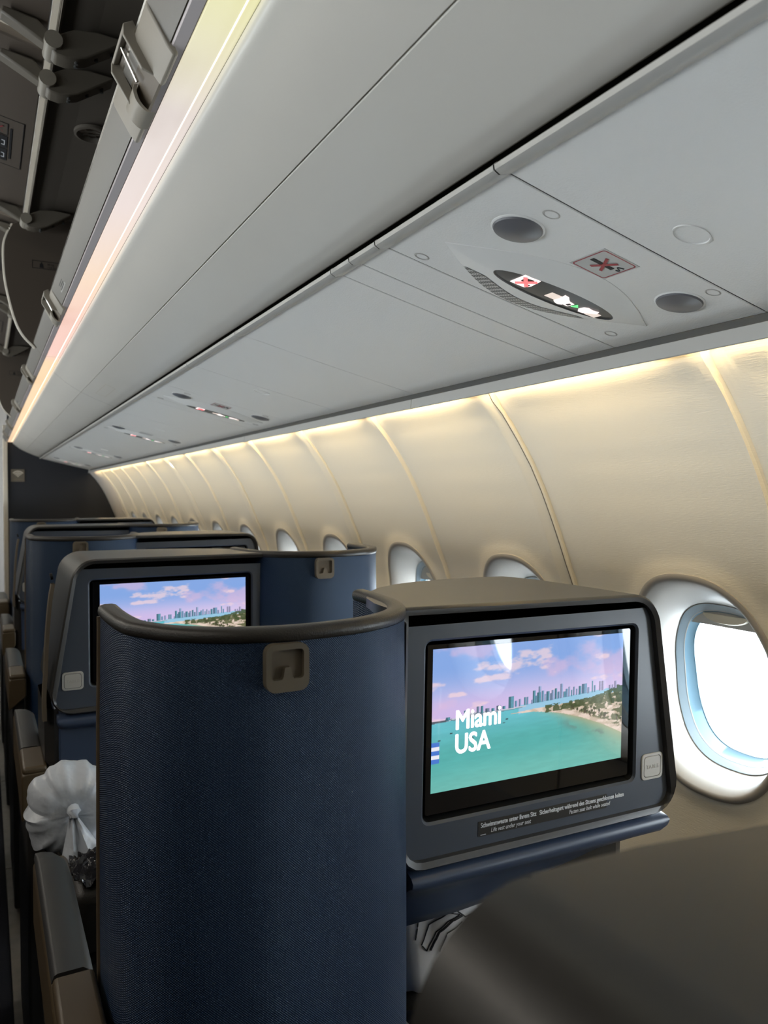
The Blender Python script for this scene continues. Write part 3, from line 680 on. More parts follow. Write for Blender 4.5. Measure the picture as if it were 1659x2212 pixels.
# ================================================================== screen picture (what the display shows)
def screen_picture():
    nx, nz = 400, 225
    u = np.linspace(0, 1, nx)[None, :].repeat(nz, 0); v = np.linspace(0, 1, nz)[:, None].repeat(nx, 1)   # v up
    rng = np.random.RandomState(3)
    def noise(fx, fy, seed):
        r = np.random.RandomState(seed); g = r.rand(fy + 2, fx + 2)
        X = u * fx; Y = v * fy; i = X.astype(int); j = Y.astype(int); a = X - i; b = Y - j
        a = a * a * (3 - 2 * a); b = b * b * (3 - 2 * b)
        return (g[j, i] * (1 - a) + g[j, i + 1] * a) * (1 - b) + (g[j + 1, i] * (1 - a) + g[j + 1, i + 1] * a) * b
    def fbm(fx, fy, s): return sum(noise(fx * 2 ** k, fy * 2 ** k, s + k) * .5 ** (k + 1) for k in range(5))
    S = lambda e0, e1, x: np.clip((x - e0) / (e1 - e0), 0, 1) ** 2 * (3 - 2 * np.clip((x - e0) / (e1 - e0), 0, 1))
    mix = lambda A, B, t: A * (1 - t[..., None]) + B * t[..., None]
    c = lambda *q: np.array(q, float) / 255
    hor = .495 + .085 * u                                   # tilted skyline base
    t = np.clip((v - hor) / (1 - hor), 0, 1)
    img = mix(np.broadcast_to(c(214, 196, 232), (nz, nx, 3)), c(132, 166, 224), S(0, .75, t))
    img = mix(img, c(196, 170, 222), S(.75, .1, u) * S(.45, .0, t) * .55)
    cl1 = fbm(5, 5, 11)
    m1 = S(.50, .66, cl1 + .22 * np.exp(-((u - .93) / .16) ** 2 - ((v - .80) / .10) ** 2) + .12 * np.exp(-((u - .30) / .1) ** 2 - ((v - .97) / .06) ** 2) - .06)
    img = mix(img, c(222, 184, 214), m1 * .55 * S(.02, .2, t))
    m2 = S(.47, .62, fbm(9, 12, 31) + .25 * np.exp(-((u - .12) / .07) ** 2 - ((v - .665) / .022) ** 2) + .10 * S(.35, 0, t) * S(.5, .0, u) - .135)
    img = mix(img, c(244, 212, 216), m2 * .7)
    # water
    wl = hor - .012
    d = np.clip((wl - v) / .5, 0, 1)
    wat = mix(np.broadcast_to(c(104, 188, 200), (nz, nx, 3)), c(86, 172, 168), S(0, .5, d)); wat = mix(wat, c(120, 190, 178), S(.5, 1, d) * .7)
    wat = wat * (1 + (.09 * (fbm(16, 60, 51) - .5))[..., None])
    img = mix(img, wat, S(.0, .004, wl - v))
    # far channel, white bridge
    img = mix(img, c(150, 196, 222), ((u > .42) & (v < hor) & (v > .47 + .06 * (u - .45))).astype(float))
    # shore: curve from the point at (.40,.47) sweeping to the right edge
    sh = np.interp(u[0], [0, .38, .5, .58, .66, .76, .88, 1.0], [-1, .476, .470, .452, .425, .375, .30, .205])[None, :].repeat(nz, 0)
    sea_top = np.interp(u[0], [0, .38, .5, .6, .8, 1.0], [-1, .478, .492, .497, .51, .545])[None, :].repeat(nz, 0)
    land = (v > sh) & (v < sea_top) & (u > .38)
    wet = np.exp(-np.clip(sh - v, 0, 1) / (.02 + .10 * S(.55, 1, u))) * (v <= sh) * S(.45, .7, u)
    img = mix(img, c(176, 166, 128), wet * .85)
    deep = S(.5, .62, fbm(12, 10, 77)) * np.exp(-((v - sh + .075) / .03) ** 2) * S(.6, .75, u)
    img = mix(img, c(106, 120, 116), deep * .6)
    sand = mix(np.broadcast_to(c(226, 206, 192), (nz, nx, 3)), c(196, 178, 158), S(.35, .65, fbm(30, 40, 90)))
    img = mix(img, sand, land.astype(float))
    bush = S(.50, .60, fbm(42, 56, 120) + .12 * S(.03, .09, v - sh)) * land * S(.022, .05, v - sh)
    img = mix(img, c(92, 96, 64), bush * .9)
    trees = (v > sea_top - .045 - .05 * S(.8, 1, u)) & (v < sea_top + .02 * fbm(60, 4, 9) + .05 * S(.82, 1, u) * noise(40, 3, 5)) & (u > .56) & (noise(70, 40, 6) > .33)
    img = mix(img, c(70, 82, 52), trees * .85)
    # bridge and low far shore on the left
    img = mix(img, c(84, 92, 104), ((v > hor - .014) & (v < hor - .002 + .006 * noise(60, 2, 8)) & (u < .1)).astype(float))
    arcb = hor - .012 + .022 * np.exp(-((u - .2) / .09) ** 2)
    img = mix(img, c(188, 196, 206), ((np.abs(v - arcb) < .004) & (u > .08) & (u < .46)).astype(float))
    img = mix(img, c(96, 120, 132), ((v < arcb - .004) & (v > hor - .020) & (u > .1) & (u < .44)).astype(float) * .7)
    # towers
    bl = [(.075, .02, .02), (.125, .022, .035), (.16, .024, .045), (.215, .012, .062), (.236, .013, .062), (.262, .02, .03), (.29, .016, .022), (.318, .024, .036), (.345, .014, .022),
          (.38, .027, .092), (.406, .012, .046), (.427, .013, .055), (.452, .010, .068), (.465, .011, .066), (.49, .008, .03), (.500, .016, .112), (.512, .010, .06), (.530, .014, .140), (.527, .022, .085), (.546, .011, .095),
          (.560, .012, .06), (.574, .016, .080), (.592, .012, .055), (.60, .016, .085), (.617, .014, .09), (.632, .014, .06), (.648, .017, .125), (.664, .012, .05), (.676, .012, .07), (.690, .009, .085), (.704, .009, .05),
          (.717, .008, .075), (.733, .01, .055), (.75, .014, .075), (.775, .03, .085), (.80, .012, .05), (.822, .009, .105), (.836, .012, .06), (.868, .014, .085), (.884, .014, .085), (.925, .012, .032), (.942, .010, .032), (.958, .014, .06)]
    for k, (bx, bw, bh) in enumerate(bl):
        hb = .495 + .085 * bx + (.0 if bx < .8 else -.004)
        mk = (np.abs(u - bx) < bw / 2) & (v > hb - .006) & (v < hb + bh * .82)
        base = c(84, 132, 150) if k % 3 == 0 else c(104, 138, 166) if k % 3 == 1 else c(134, 152, 184)
        if bx < .35: base = c(104, 118, 142) if k % 2 else c(76, 128, 146)
        if bx > .86: base = c(156, 152, 184)
        sidel = .85 + .3 * ((u - bx) > 0)
        img = np.where(mk[..., None], base * sidel[..., None] * (.93 + .14 * ((v * 220).astype(int) % 2))[..., None], img)
    # palms on the beach, small boats
    for k in range(26):
        px = .70 + .30 * rng.rand(); pv = float(np.interp(px, [.66, .76, .88, 1.0], [.435, .39, .325, .245])) + .03 + .06 * rng.rand()
        hgt = .02 + .05 * (px - .66)
        img = np.where(((np.abs(u - px) < .0016) & (v > pv - hgt) & (v < pv))[..., None], c(88, 72, 60), img)
        img = np.where((((u - px) / .006) ** 2 + ((v - pv) / .010) ** 2 < 1)[..., None], c(74, 78, 56), img)
    for px, pv in ((.035, .358), (.09, .40), (.185, .36), (.30, .47), (.36, .445), (.345, .42), (.19, .345)):
        img = np.where(((np.abs(u - px) < .006) & (np.abs(v - pv) < .004))[..., None], c(60, 74, 80), img)
    # striped banner entering at the left edge
    ban = (u < .036) & (v > .205) & (v < .35)
    strp = (((v - .205) / .029).astype(int) % 2 == 0)
    img = np.where(ban[..., None], np.where(strp[..., None], c(74, 120, 205), c(232, 232, 240)), img)
    lin = np.where(img <= .04045, img / 12.92, ((np.clip(img, 0, 1) + .055) / 1.055) ** 2.4)
    return nx, nz, lin
PIC = screen_picture()
def picture_mat():
    m = mat('screen_picture', (.004, .004, .005), .03, spec=.6); nt = m.node_tree; b = nt.nodes['Principled BSDF']
    a = nt.nodes.new('ShaderNodeAttribute'); a.attribute_name = 'picture'
    nt.links.new(a.outputs['Color'], b.inputs['Emission Color']); b.inputs['Emission Strength'].default_value = .39
    return m
M['picture'] = picture_mat()
def picture_mesh(wd, ht):
    nx, nz, lin = PIC
    xs = np.linspace(-wd / 2, wd / 2, nx); zs = np.linspace(-ht / 2, ht / 2, nz)
    X, Z = np.meshgrid(xs, zs); co = np.stack([X, np.zeros_like(X), Z], -1).reshape(-1, 3)
    i = np.arange(nx * nz).reshape(nz, nx)
    q = np.stack([i[:-1, :-1], i[:-1, 1:], i[1:, 1:], i[1:, :-1]], -1).reshape(-1, 4)
    me = bpy.data.meshes.new('picture'); me.vertices.add(len(co)); me.vertices.foreach_set('co', co.ravel().astype(np.float32))
    me.loops.add(q.size); me.loops.foreach_set('vertex_index', q.ravel().astype(np.int32))
    me.polygons.add(len(q)); me.polygons.foreach_set('loop_start', (np.arange(len(q)) * 4).astype(np.int32))
    me.update(calc_edges=True); me.validate()
    at = me.color_attributes.new('picture', 'FLOAT_COLOR', 'POINT')
    at.data.foreach_set('color', np.concatenate([lin.reshape(-1, 3), np.ones((nx * nz, 1))], 1).ravel().astype(np.float32))
    me.materials.append(M['picture']); return me
PIC_ME = picture_mesh(.310, .1745)

# ================================================================== seats and monitor consoles
ROWS = [-.085, .77, 1.65, 2.53, 3.41, 4.29]
ZT = -.133
def console(row, side, label):
    mx_ = .960 if row == 0 else .99
    yb = ROWS[row]; fx = (lambda x: x) if side == 'window' else (lambda x: mx_ - x)
    t = thing('monitor_console', (fx(.66), yb, 0), label, 'monitor console', 'seat-back monitor consoles')
    V = lambda x, y, z: (fx(x), y, H + z)
    def sec(xl, zt, xrt, xrb, zb, rt_, rb_, lip, rl=.030):
        dx = (xrb - xrt) / (zt - zb)
        tr = arc(xrt - rt_, zt - rt_, rt_, 90, 4, 9); br = arc(xrb - rb_, zb + rb_, rb_, 4, -90, 7)
        bl = arc(xl + rl, zb + rl, rl, -90, -180, 5)
        return [(xl - lip, zt)] + tr + br + bl + [(xl, zt - .0145), (xl - lip, zt - (.0115 if lip else .0145))]
    rings = []
    yl = yb - .011
    inner = sec(.428, ZT - .0095, .828, .8665, -.436, .040, .020, 0, .026)
    outer = sec(.422, ZT, .838, .8765, -.446, .050, .042, .016)
    out2 = sec(.4235, ZT - .003, .835, .8735, -.443, .048, .040, .014)
    rings.append([V(a, yb, b) for a, b in inner]); rings.append([V(a, yl + .003, b) for a, b in inner])
    rings.append([V(a, yl, b) for a, b in out2]); rings.append([V(a, yl + .004, b) for a, b in outer])
    for d in (.0, .04, .09, .14, .19, .23, .26, .285, .297, .30):
        xl = .80 - .38 * math.sqrt(max(0, 1 - (d / .30) ** 2))
        k = 1 - .35 * (d / .30) ** 3
        rings.append([V(a, yb + d, b) for a, b in sec(xl, ZT - .004 * (d / .3) ** 4, .838, .8765, -.446, .050, .042, .016 * k, .030 if xl < .70 else .012)])
    MB().rings(rings, cap1=True).build('shell', M['navy'], t, smooth=40)
    # front bezel plate with the recess for the screen
    n_in = [V(a, yb, b) for a, b in inner]
    hx0, hx1, hz0, hz1 = .458, .801, -.3945, -.1765
    h0 = rrect(hx0 - .003, hx1 + .003, hz0 - .003, hz1 + .003, .012); h1 = rrect(hx0, hx1, hz0, hz1, .009); h2 = rrect(hx0 + .002, hx1 - .002, hz0 + .002, hz1 - .002, .007)
    bz = MB().fill([n_in, [V(a, yb, b) for a, b in h0]])
    bz.rings([[V(a, yb, b) for a, b in h0], [V(a, yb + .003, b) for a, b in h1]])
    bz = bz.build('bezel', M['navy_face'], t, smooth=40)
    MB().rings([[V(a, yb + .003, b) for a, b in h1], [V(a, yb + .014, b) for a, b in h2]]).build('screen_recess', M['black'], t, smooth=0)
    # display: glass slab, then the picture
    g0 = rrect(.4625, .7945, -.388, -.1815, .003)
    gl = MB().rings([[V(a, yb + .014, b) for a, b in g0], [V(a, yb + .0065, b) for a, b in g0], [V(a + (.628 - a) * .004, yb + .006, b + (-.285 - b) * .004) for a, b in g0]], cap0=True, cap1=True).build('display', M['black_gloss'], t, smooth=0)
    pic = bpy.data.objects.new('picture', PIC_ME); COL.objects.link(pic); pic.parent = gl
    cxp = fx(.6255); pic.location = Vector((cxp, yb + .0056, H - .2745)) - t.location; ORG[pic.name] = Vector(t.location)
    RX = Matrix.Rotation(math.radians(90), 4, 'X')
    if row == 1:
        for s_, z_ in (('Miami', -.2880), ('USA', -.3175)):
            text('caption', s_, .0345, M['txt_screen'], gl, Matrix.Translation((.5035, yb + .0052, H + z_)) @ RX @ Matrix.Diagonal((.84, .97, 1, 1)), bold=.00085, space=1.0)
    # table release button
    bw, bh, bx_, bzz = .0205, .0185, .8345, -.3795
    b1_ = rrect(bx_ - bw, bx_ + bw, bzz - bh, bzz + bh, .0065)
    MB().rings([[V(a, yb + .002, b) for a, b in b1_], [V(a, yb - .0012, b) for a, b in b1_], [V(bx_ + (a - bx_) * .97, yb - .0018, bzz + (b - bzz) * .97) for a, b in b1_],
                [V(bx_ + (a - bx_) * .82, yb - .0018, bzz + (b - bzz) * .82) for a, b in b1_], [V(bx_ + (a - bx_) * .80, yb + .001, bzz + (b - bzz) * .80) for a, b in b1_]]).build('button_frame', M['button'], t, smooth=30)
    bt = MB().rings([[V(bx_ + (a - bx_) * .78, yb + .002, bzz + (b - bzz) * .78) for a, b in b1_], [V(bx_ + (a - bx_) * .78, yb - .0010, bzz + (b - bzz) * .78) for a, b in b1_],
                [V(bx_ + (a - bx_) * .75, yb - .0018, bzz + (b - bzz) * .75) for a, b in b1_]], cap1=True).build('table_button', M['button'], t, smooth=30)
    text('button_text', 'TABLE', .0080, M['grey_rail'], bt, Matrix.Translation((fx(bx_), yb - .0020, H + bzz - .0028)) @ RX, align='CENTER', extrude=.0003, space=1.12)
    if row == 1:
        for s_, x_, z_, sz, sh, bo in (('Schwimmweste unter Ihrem Sitz', .5405, -.4135, .0083, 0, .00016), ('Life vest under your seat', .5560, -.4215, .0078, .22, 0),
                                       ('Sicherheitsgurt während des Sitzens geschlossen halten', .6330, -.4135, .0083, 0, .00016), ('Fasten seat belt while seated', .6830, -.4215, .0078, .22, 0)):
            text('notice_text', s_, sz, M['ink_white'], bz, Matrix.Translation((x_, yb - .0008, H + z_)) @ RX @ Matrix.Diagonal((.80, 1, 1, 1)), bold=bo, shear=sh)
        for x0, x1 in ((.537, .631), (.631, .750)):
            MB().prism(rrect(x0, x1, -.4245, -.4055, .001, 2), lambda a, b, c: V(a, c, b), yb - .0005, yb + .0002).build('notice_sticker', M['navy'], bz, smooth=0)
        MB().box(.5405, .5485, yb - .0010, yb - .0006, H - .4230, H - .4222).build('sticker_mark', M['ink_white'], bz, smooth=0)
    # folded table housing below the screen, pedestal, foot rest
    hp = [(.437, -.4545), (.860, -.4545), (.868, -.463), (.845, -.478), (.60, -.560), (.47, -.575), (.45, -.565), (.437, -.52)]
    hs = MB(); ringsH = []
    for yy, s_ in ((yb - .010, .985), (yb - .014, .965), (yb - .012, .95)):
        pass
    prof = [(.000, -.449), (-.010, -.453), (-.015, -.460), (-.014, -.468), (-.004, -.476), (.006, -.490), (.014, -.515), (.02, -.528), (.10, -.535), (.16, -.52), (.16, -.449)]
    bar = [(.000, -.449), (-.010, -.453), (-.015, -.460), (-.014, -.468), (-.009, -.474), (.0, -.478), (.02, -.480), (.04, -.480), (.10, -.476), (.16, -.470), (.16, -.449)]
    rg = []
    for x, w_, sc in ((.440, 0, .75), (.448, 0, 1.0), (.52, 0, 1.0), (.60, .08, 1.0), (.70, .42, 1.0), (.78, .74, 1.0), (.83, .93, 1.0), (.852, 1, 1.0), (.860, 1, .85), (.864, 1, .5)):
        rg.append([V(x, yb + .006 + d * (1 - w_) + d2 * w_, -.449 + ((z * (1 - w_) + z2 * w_) + .449) * sc - (1 - sc) * .006) for (d, z), (d2, z2) in zip(prof, bar)])
    MB().rings(rg, cap0=True, cap1=True).build('table_housing', M['navy_low'], t, smooth=60)
    MB().box(min(fx(.64), fx(.85)), max(fx(.64), fx(.85)), yb + .06, yb + .28, .0, H - .44).build('pedestal', M['navy'], t, smooth=0, bevel=.02)
    MB().box(min(fx(.47), fx(.84)), max(fx(.47), fx(.84)), yb + .02, yb + .30, .30, H - .67).build('foot_rest', M['leather'], t, smooth=40, bevel=.03, seg=3)
    # outer side: taupe grab strip with a small reading lamp (aisle side only)
    if side == 'aisle':
        pth = [(.866, .055, -.185), (.872, .052, -.22), (.8785, .047, -.29), (.8825, .040, -.36), (.886, .034, -.41), (.886, .03, -.46)]
        pth = bez(pth, 4)
        MB().rings([[V(x + q, yb + d + w_, z) for q, w_ in ((-.004, -.012), (.003, -.010), (.0045, 0), (.003, .010), (-.004, .012))] for x, d, z in pth], closed=False).build('side_strip', M['taupe_dark'], t, smooth=50)
        MB().tube([V(.866, yb + .055, -.170), V(.871, yb + .055, -.171)], .007, 12).build('side_lamp', M['black'], t)
        # lower aisle-side shell skirt
        MB().rings([[V(.874, yb + .02, z) if 0 else V(x, y, z) for x, y in ((.60, yb + .03), (.868, yb + .03), (.885, yb + .05), (.885, yb + .26), (.868, yb + .28), (.60, yb + .28))] for z in (-.44, -.62, -1.2)], cap1=True).build('side_skirt', M['navy'], t, smooth=30)
        lp = [(.455, -.56), (.86, -.56), (.86, -.60), (.455, -.60)]
        MB().box(min(fx(.47), fx(.86)), max(fx(.47), fx(.86)), yb + .02, yb + .03, H - .64, H - .44).build('lower_panel', M['navy_low'], t, smooth=0, bevel=.004)
    if row == 1:
        t.location += Vector((.003, 0, -.003))
        t.rotation_euler = (0, math.radians(1.15), 0)
        # pivot near the console's own middle height
        pv = Vector((.64, yb, H - .29)); t.location = pv + Matrix.Rotation(math.radians(1.15), 3, 'Y') @ (Vector(t.location) - pv)
    return t

def seat(row, side, label):
    yb = ROWS[row]; fx = (lambda x: x) if side == 'aisle' else (lambda x: .985 - x)
    t = thing('cabin_seat', (fx(.28), yb + .2, 0), label, 'seat', 'staggered cabin seats')
    V = lambda x, y, z: (fx(x), y, H + z)
    plan = bez([(.118, .165), (.118, .12), (.120, .07), (.125, .030), (.136, .004), (.158, -.030), (.198, -.061), (.248, -.078), (.295, -.080), (.345, -.071), (.388, -.050), (.422, -.018), (.444, .030), (.455, .09), (.458, .15)], 5)
    cen = (.285, .10)
    def ring(z, k, inner=0.0):
        out = []
        for i, (x, d) in enumerate(plan):
            a, b = plan[max(i - 1, 0)], plan[min(i + 1, len(plan) - 1)]
            tx, ty = b[0] - a[0], b[1] - a[1]; L = math.hypot(tx, ty); nx_, ny_ = -ty / L, tx / L
            if nx_ * (cen[0] - x) + ny_ * (cen[1] - d) < 0: nx_, ny_ = -nx_, -ny_
            out.append(V(x + nx_ * inner - (x - cen[0]) * 0 + k * (x - cen[0]), yb + d + ny_ * inner, z))
        return out
    zs = [(-1.18, .0), (-.9, .01), (-.65, .02), (-.5, .02), (-.38, .015), (-.27, .01), (-.20, .003), (-.16, 0), (-.143, 0)]
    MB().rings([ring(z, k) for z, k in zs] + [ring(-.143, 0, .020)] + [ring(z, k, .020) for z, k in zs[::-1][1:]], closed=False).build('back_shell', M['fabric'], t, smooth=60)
    top = ring(-.1365, 0, .0095)
    pr = []
    for i, p in enumerate(top):
        a, b = Vector(top[max(i - 1, 0)]), Vector(top[min(i + 1, len(top) - 1)]); tn = (b - a).normalized(); u = tn.cross(Vector((0, 0, 1))).normalized()
        pr.append([tuple(Vector(p) + u * ((.0118) * math.copysign(abs(math.cos(q)) ** .7, math.cos(q))) + Vector((0, 0, .0080 * math.copysign(abs(math.sin(q)) ** .7, math.sin(q)))))
                   for q in [2 * math.pi * k / 14 for k in range(14)]])
    MB().rings(pr, cap0=True, cap1=True).build('top_trim', M['leather'], t, smooth=60)
    e0 = [Vector(ring(z, k)[0]) for z, k in zs]
    MB().tube([tuple(p) for p in e0], .0035, 8).build('edge_piping', M['piping'], t)
    # coat hook: frame plate with window and a peg
    hx, hzz = (.256 if side == 'aisle' else .310), -.1665; dn = yb - .0790
    o0 = rrect(hx - .0218, hx + .0218, hzz - .0232, hzz + .0232, .0095); i0 = arc(hx + .0125, hzz + .0137, .0038, 90, 0, 4) + arc(hx + .0128, hzz - .0077, .0035, 0, -90, 4) + [(hx + .0062, hzz - .0108), (hx + .0046, hzz - .0085), (hx + .0032, hzz - .0005), (hx + .0022, hzz + .0006), (hx - .0022, hzz + .0006), (hx - .0032, hzz - .0005), (hx - .0046, hzz - .0085), (hx - .0062, hzz - .0108)] + arc(hx - .0128, hzz - .0077, .0035, -90, -180, 4) + arc(hx - .0125, hzz + .0137, .0038, 180, 90, 4)
    hk = MB().fill([[V(a, dn - .0085, b) for a, b in o0], [V(a, dn - .0085, b) for a, b in i0]])
    hk.rings([[V(a, dn + .002, b) for a, b in o0], [V(a, dn - .0085, b) for a, b in o0]]); hk.rings([[V(a, dn - .0085, b) for a, b in i0], [V(a, dn - .0012, b) for a, b in i0]])
    ho = hk.build('coat_hook', M['taupe'], t, smooth=30)
    MB().prism([(hx - .018, hzz - .014), (hx + .018, hzz - .014), (hx + .018, hzz + .019), (hx - .018, hzz + .019)], lambda a, b, c: V(a, c, b), dn - .0026, dn + .003).build('hook_recess', M['taupe_dark'], ho, smooth=0)
    # inside: padded back rest, head rest, cushion
    MB().rings([[V(x, yb + d, z) for x, d in rrect(.165, .405, .0 + o_, .085 + o_, .025)] for z, o_ in ((-.80, .03), (-.75, .03), (-.45, .015), (-.25, .0), (-.205, .0))], cap0=True, cap1=True).build('back_cushion', M['leather'], t, smooth=40)
    MB().box(min(fx(.155), fx(.425)), max(fx(.155), fx(.425)), yb + .10, yb + .56, H - .88, H - .76).build('seat_cushion', M['leather'], t, smooth=40, bevel=.03, seg=3)
    MB().box(min(fx(.16), fx(.42)), max(fx(.16), fx(.42)), yb + .06, yb + .54, .02, H - .88).build('seat_base', M['navy'], t, smooth=0, bevel=.01)
    return t

def armrest(row, label):
    yb = ROWS[row]
    t = thing('armrest', (.105, yb + .30, 0), label, 'armrest', 'aisle armrests')
    base = [(.060, -.568), (.065, -.562), (.104, -.562), (.109, -.570), (.109, -.62), (.060, -.66)]
    MB().rings([[(x, y, H + z) for x, z in base] for y in (yb + .02, yb + .50)], cap0=True, cap1=True).build('armrest_base', M['arm_brown'], t, smooth=20, bevel=.004)
    pp = [(.062, -.5615), (.065, -.553), (.069, -.551), (.098, -.551), (.105, -.556), (.108, -.5615)]
    rr = []
    for y, s in ((yb + .165, .96), (yb + .17, 1), (yb + .42, 1), (yb + .47, .93), (yb + .495, .70), (yb + .503, .35)):
        rr.append([(.062 + (x - .062) * s, y, H - .5615 + (z + .5615) * (1 if s > .9 else .8)) for x, z in pp])
    MB().rings(rr, cap0=True, cap1=True).build('arm_pad', M['arm'], t, smooth=50)
    MB().box(.062, .108, yb + .02, yb + .16, H - .566, H - .550).build('arm_end_block', M['arm_brown'], t, smooth=30, bevel=.006)
    MB().box(.070, .104, yb + .04, yb + .48, .02, H - .60).build('arm_side_panel', M['navy'], t, smooth=0, bevel=.006)
    return t

console(0, 'aisle', 'dark curved console top cut off at the lower right corner, nearest the camera')
console(1, 'window', 'large navy monitor console whose screen reads Miami USA')
console(2, 'aisle', 'navy monitor console with skyline screen half hidden behind the textured seat back')
console(3, 'window', 'navy monitor console near the windows, third row ahead, screen top just showing')
console(4, 'aisle', 'navy aisle monitor console with only a thin bright strip of screen visible')
console(5, 'window', 'farthest monitor console by the windows in the last visible row')
seat(0, 'window', 'window seat of the nearest row, beside the foreground console')
seat(1, 'aisle', 'large navy textured seat back with taupe coat hook in the foreground')
seat(2, 'window', 'window-side navy seat back with pale coat hook right of the second console')
seat(3, 'aisle', 'aisle seat back rising behind the second console, hook partly hidden')
seat(4, 'window', 'window seat back with pale hook tip behind the third-row console')
seat(5, 'aisle', 'farthest aisle seat back before the navy bulkhead')
arml = ['', 'nearest aisle armrest with long grey pad and bronze base', 'aisle armrest beside the white plastic bag', 'third aisle armrest ahead, with bronze end',
        'fourth aisle armrest, small and pale end', 'farthest aisle armrest by the last row']
for r_ in range(1, 6): armrest(r_, arml[r_])

# ledge in front of the bulkhead
lg = thing('bulkhead_console', (.7, Y1 - .2, 0), 'dark low console with wooden top edge against the navy bulkhead', 'console')
MB().box(.42, 1.02, Y1 - .40, Y1 - .01, 0, H - .27).build('body', M['bulk'], lg, smooth=0, bevel=.01)
MB().box(.41, 1.03, Y1 - .41, Y1 - .01, H - .27, H - .255).build('top_edge', M['wood'], lg, smooth=0, bevel=.003)

# wifi sign
wz0, wz1, wx0, wx1 = H + .108, H + .216, .212, .318
ws = thing('wifi_sign', (.265, Y1, H + .16), 'small square wifi sign on the navy bulkhead', 'sign')
MB().box(wx0, wx1, Y1 - .006, Y1 - .0005, wz0, wz1).build('plate', M['wifi_plate'], ws, smooth=0, bevel=.002)
fr = MB()
for a in ((wx0, wx1, wz1 - .005, wz1), (wx0, wx1, wz0, wz0 + .005), (wx0, wx0 + .005, wz0, wz1), (wx1 - .005, wx1, wz0, wz1)):
    fr.box(a[0], a[1], Y1 - .0085, Y1 - .0062, a[2], a[3])
fr.build('plate_frame', M['taupe'], ws, smooth=0)
for r0, r1 in ((.0, .011), (.017, .025), (.031, .040), (.046, .056)):
    pts = arc(.267, wz0 + .040, max(r1, .001), 40, 140, 14) + arc(.267, wz0 + .040, max(r0, .0005), 140, 40, 14)
    MB().prism(pts, lambda a, b, c: (a, c, b), Y1 - .0085, Y1 - .0062).build('wifi_arc', M['wifi_mark'], ws, smooth=0)
MB().box(.228, .304, Y1 - .0075, Y1 - .0062, wz0 + .014, wz0 + .026).build('caption_bar', M['taupe'], ws, smooth=0)

# ------------------------------------------------------------------ bags on the seats
def crumple(n, m, fn):
    return [[fn(i / n, j / m) for j in range(m)] for i in range(n + 1)]
def knotted_bag(cx, cy, cz, rx, ry, rz):
    t = thing('plastic_bag', (cx, cy, cz - rz), 'white knotted plastic bag behind the first aisle armrest', 'bag')
    rg = []; rr = random.Random(5); ph = [rr.random() * 6.28 for _ in range(6)]
    N, Mm = 26, 72
    for i in range(N + 1):
        u = i / N; th = math.pi * u; ring = []
        for j in range(Mm):
            a = 2 * math.pi * j / Mm
            fold = (math.sin(9 * a + ph[0]) + .6 * math.sin(17 * a + ph[1]) + .5 * math.sin(23 * a + ph[2])) * .10 * math.exp(-u * 2.0)
            wob = .05 * math.sin(3 * a + 4 * u + ph[3]) + .03 * math.sin(5 * a - 6 * u + ph[4])
            r = math.sin(th) ** .75 * (1 + fold + wob)
            x = r * math.cos(a); y = -math.cos(th) * (1 if u > .25 else 1 - .25 * (1 - u / .25) ** 2); z = r * math.sin(a)
            ring.append((cx + rx * x, cy + ry * y, max(cz + rz * z, cz - rz * .92)))
        rg.append(ring)
    b = MB().rings(rg, cap0=True, cap1=True).build('bag_body', M['plastic_w'], t, smooth=60)
    k = Vector((cx - .002, cy - ry * .80, cz + .012))
    MB().tube([tuple(k + Vector((0, -.002, .004))), tuple(k + Vector((.001, -.010, .0))), tuple(k + Vector((.0, -.014, -.010)))], [.010, .012, .009], 10).build('knot', M['plastic_w'], b, smooth=60)
    rows = []
    for i in range(10):
        u = i / 9
        rows.append([tuple(k + Vector(((j / 7 - .5) * (.012 + .055 * u) + .012 * u, -.012 - .022 * u + .006 * math.sin(j * 1.9 + u * 2), -.008 - .075 * u + .012 * abs(j - 3) / 3 * u))) for j in range(8)])
    o = MB().rings(rows, closed=False).build('bag_tail', M['plastic_w'], b, smooth=60)
    sm = o.modifiers.new('thick', 'SOLIDIFY'); sm.thickness = .0012
    return t
knotted_bag(.134, 1.47, H - .566, .080, .060, .080)
t = thing('clear_wrap', (.17, 1.36, H - .69), 'crumpled clear plastic wrap below the white bag', 'plastic wrap')
rg = []; rr = random.Random(2)
for i in range(15):
    rg.append([(.122 + .12 * j / 15, 1.288 + .11 * i / 14, H - .6335 + .018 * rr.random() + .022 * math.sin(math.pi * i / 14) * math.sin(math.pi * j / 15)) for j in range(16)])
o = MB().rings(rg, closed=False).build('wrap_sheet', M['plastic_b'], t, smooth=0)
sm = o.modifiers.new('thick', 'SOLIDIFY'); sm.thickness = .001
MB().box(.118, .43, 1.28, 1.60, H - .755, H - .636).build('leg_rest', M['leather'], t, smooth=30, bevel=.02)
bpy.data.objects['leg_rest'].parent = None
lr = bpy.data.objects['leg_rest']; lr.location = Vector((.17, 1.36, H - .69)); lr.name = 'leg_rest_pad'
tag(lr, 'dark leather leg rest pad under the white plastic bag', 'leg rest')

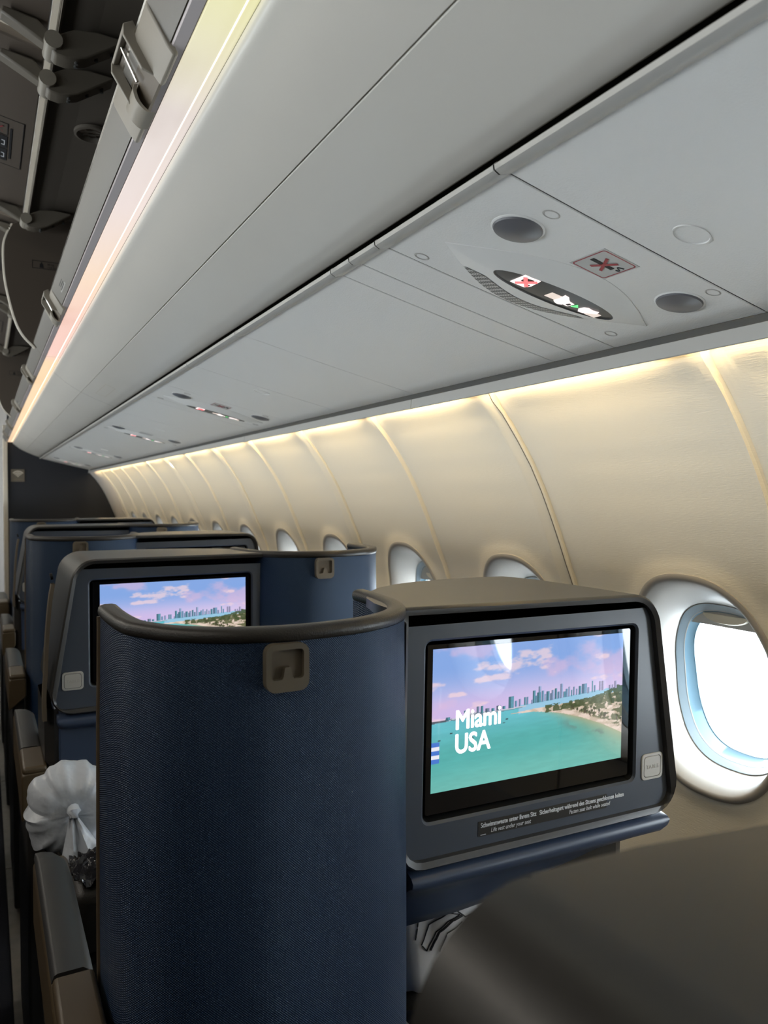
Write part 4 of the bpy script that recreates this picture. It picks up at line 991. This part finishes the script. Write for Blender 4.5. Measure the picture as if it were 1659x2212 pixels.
def pillow(cx, cy, cz, rx, ry, rz, name, label, m, cat):
    t = thing(name, (cx, cy, cz - rz), label, cat)
    N, Mm = 20, 48; rg = []
    for i in range(N + 1):
        th = math.pi * i / N; ring = []
        for j in range(Mm):
            a = 2 * math.pi * j / Mm
            r = math.sin(th) ** .55
            c_, s_ = math.cos(a), math.sin(a)
            x = r * math.copysign(abs(c_) ** .7, c_); y = r * math.copysign(abs(s_) ** .7, s_); z = math.copysign(abs(math.cos(th)) ** .8, math.cos(th))
            w = .05 * math.sin(5 * a + 3 * th) + .04 * math.sin(9 * a - 2 * th)
            ring.append((cx + rx * x * (1 + w), cy + ry * y * (1 + w), cz + rz * z * (1 + .4 * w)))
        rg.append(ring)
    return t, MB().rings(rg, cap0=True, cap1=True).build('pack_body', m, t, smooth=60)
def stripe_mat():
    m = mat('striped_print', (.6, .6, .6), .45); nt = m.node_tree; b = nt.nodes['Principled BSDF']
    tc = nt.nodes.new('ShaderNodeTexCoord'); w = nt.nodes.new('ShaderNodeTexWave'); w.inputs['Scale'].default_value = 9; w.inputs['Distortion'].default_value = 3.5
    w.inputs['Detail'].default_value = 1; nt.links.new(tc.outputs['Object'], w.inputs['Vector'])
    cr = nt.nodes.new('ShaderNodeValToRGB'); cr.color_ramp.interpolation = 'CONSTANT'; cr.color_ramp.elements[0].color = (.012, .013, .02, 1)
    cr.color_ramp.elements[1].position = .55; cr.color_ramp.elements[1].color = (.62, .62, .64, 1)
    nt.links.new(w.outputs['Fac'], cr.inputs[0]); nt.links.new(cr.outputs[0], b.inputs['Base Color']); return m
M['stripe'] = stripe_mat()
pt, pb = pillow(.565, .90, H - .592, .115, .078, .076, 'pillow_pack', 'white wrapped pillow with thin black line print under the Miami screen', M['pillow'], 'pillow')
pillow(.545, .815, H - .700, .10, .055, .030, 'blanket_pack', 'black and white striped blanket pack below the wrapped pillow', M['stripe'], 'blanket')

# thin line print on the wrapped pillow, laid on its surface
from mathutils.bvhtree import BVHTree
_bm = bmesh.new(); _bm.from_mesh(pb.data); _bv = BVHTree.FromBMesh(_bm); _o = pb.matrix_world_origin
def on_pillow(x, z):
    h = _bv.ray_cast(Vector((x, .5, H + z + .085)) - _o, Vector((0, .9, -.12)))[0]
    return tuple(h + _o + Vector((0, -.0006, .0004))) if h else None
def draw(pts, m, r):
    path = []
    for (x0, z0), (x1, z1) in zip(pts[:-1], pts[1:]):
        for k in range(8):
            q = on_pillow(x0 + (x1 - x0) * k / 8, z0 + (z1 - z0) * k / 8)
            if q: path.append(q)
    if len(path) > 2: MB().tube(path, r, 5).build('print_line', m, pt)
def pic_line(px_pts):
    return px_pts
for pts, r in (([(.485, -.615), (.492, -.595), (.515, -.580), (.56, -.570), (.60, -.578)], .0009), ([(.492, -.622), (.505, -.600), (.530, -.588), (.545, -.592), (.527, -.598), (.512, -.609), (.498, -.630), (.492, -.622)], .0008),
               ([(.503, -.630), (.516, -.609), (.534, -.597), (.550, -.594)], .0016), ([(.530, -.577), (.553, -.597), (.60, -.592)], .0009), ([(.515, -.634), (.525, -.612), (.55, -.600)], .0008)):
    draw(pts, M['ink'], r)
# ================================================================== done
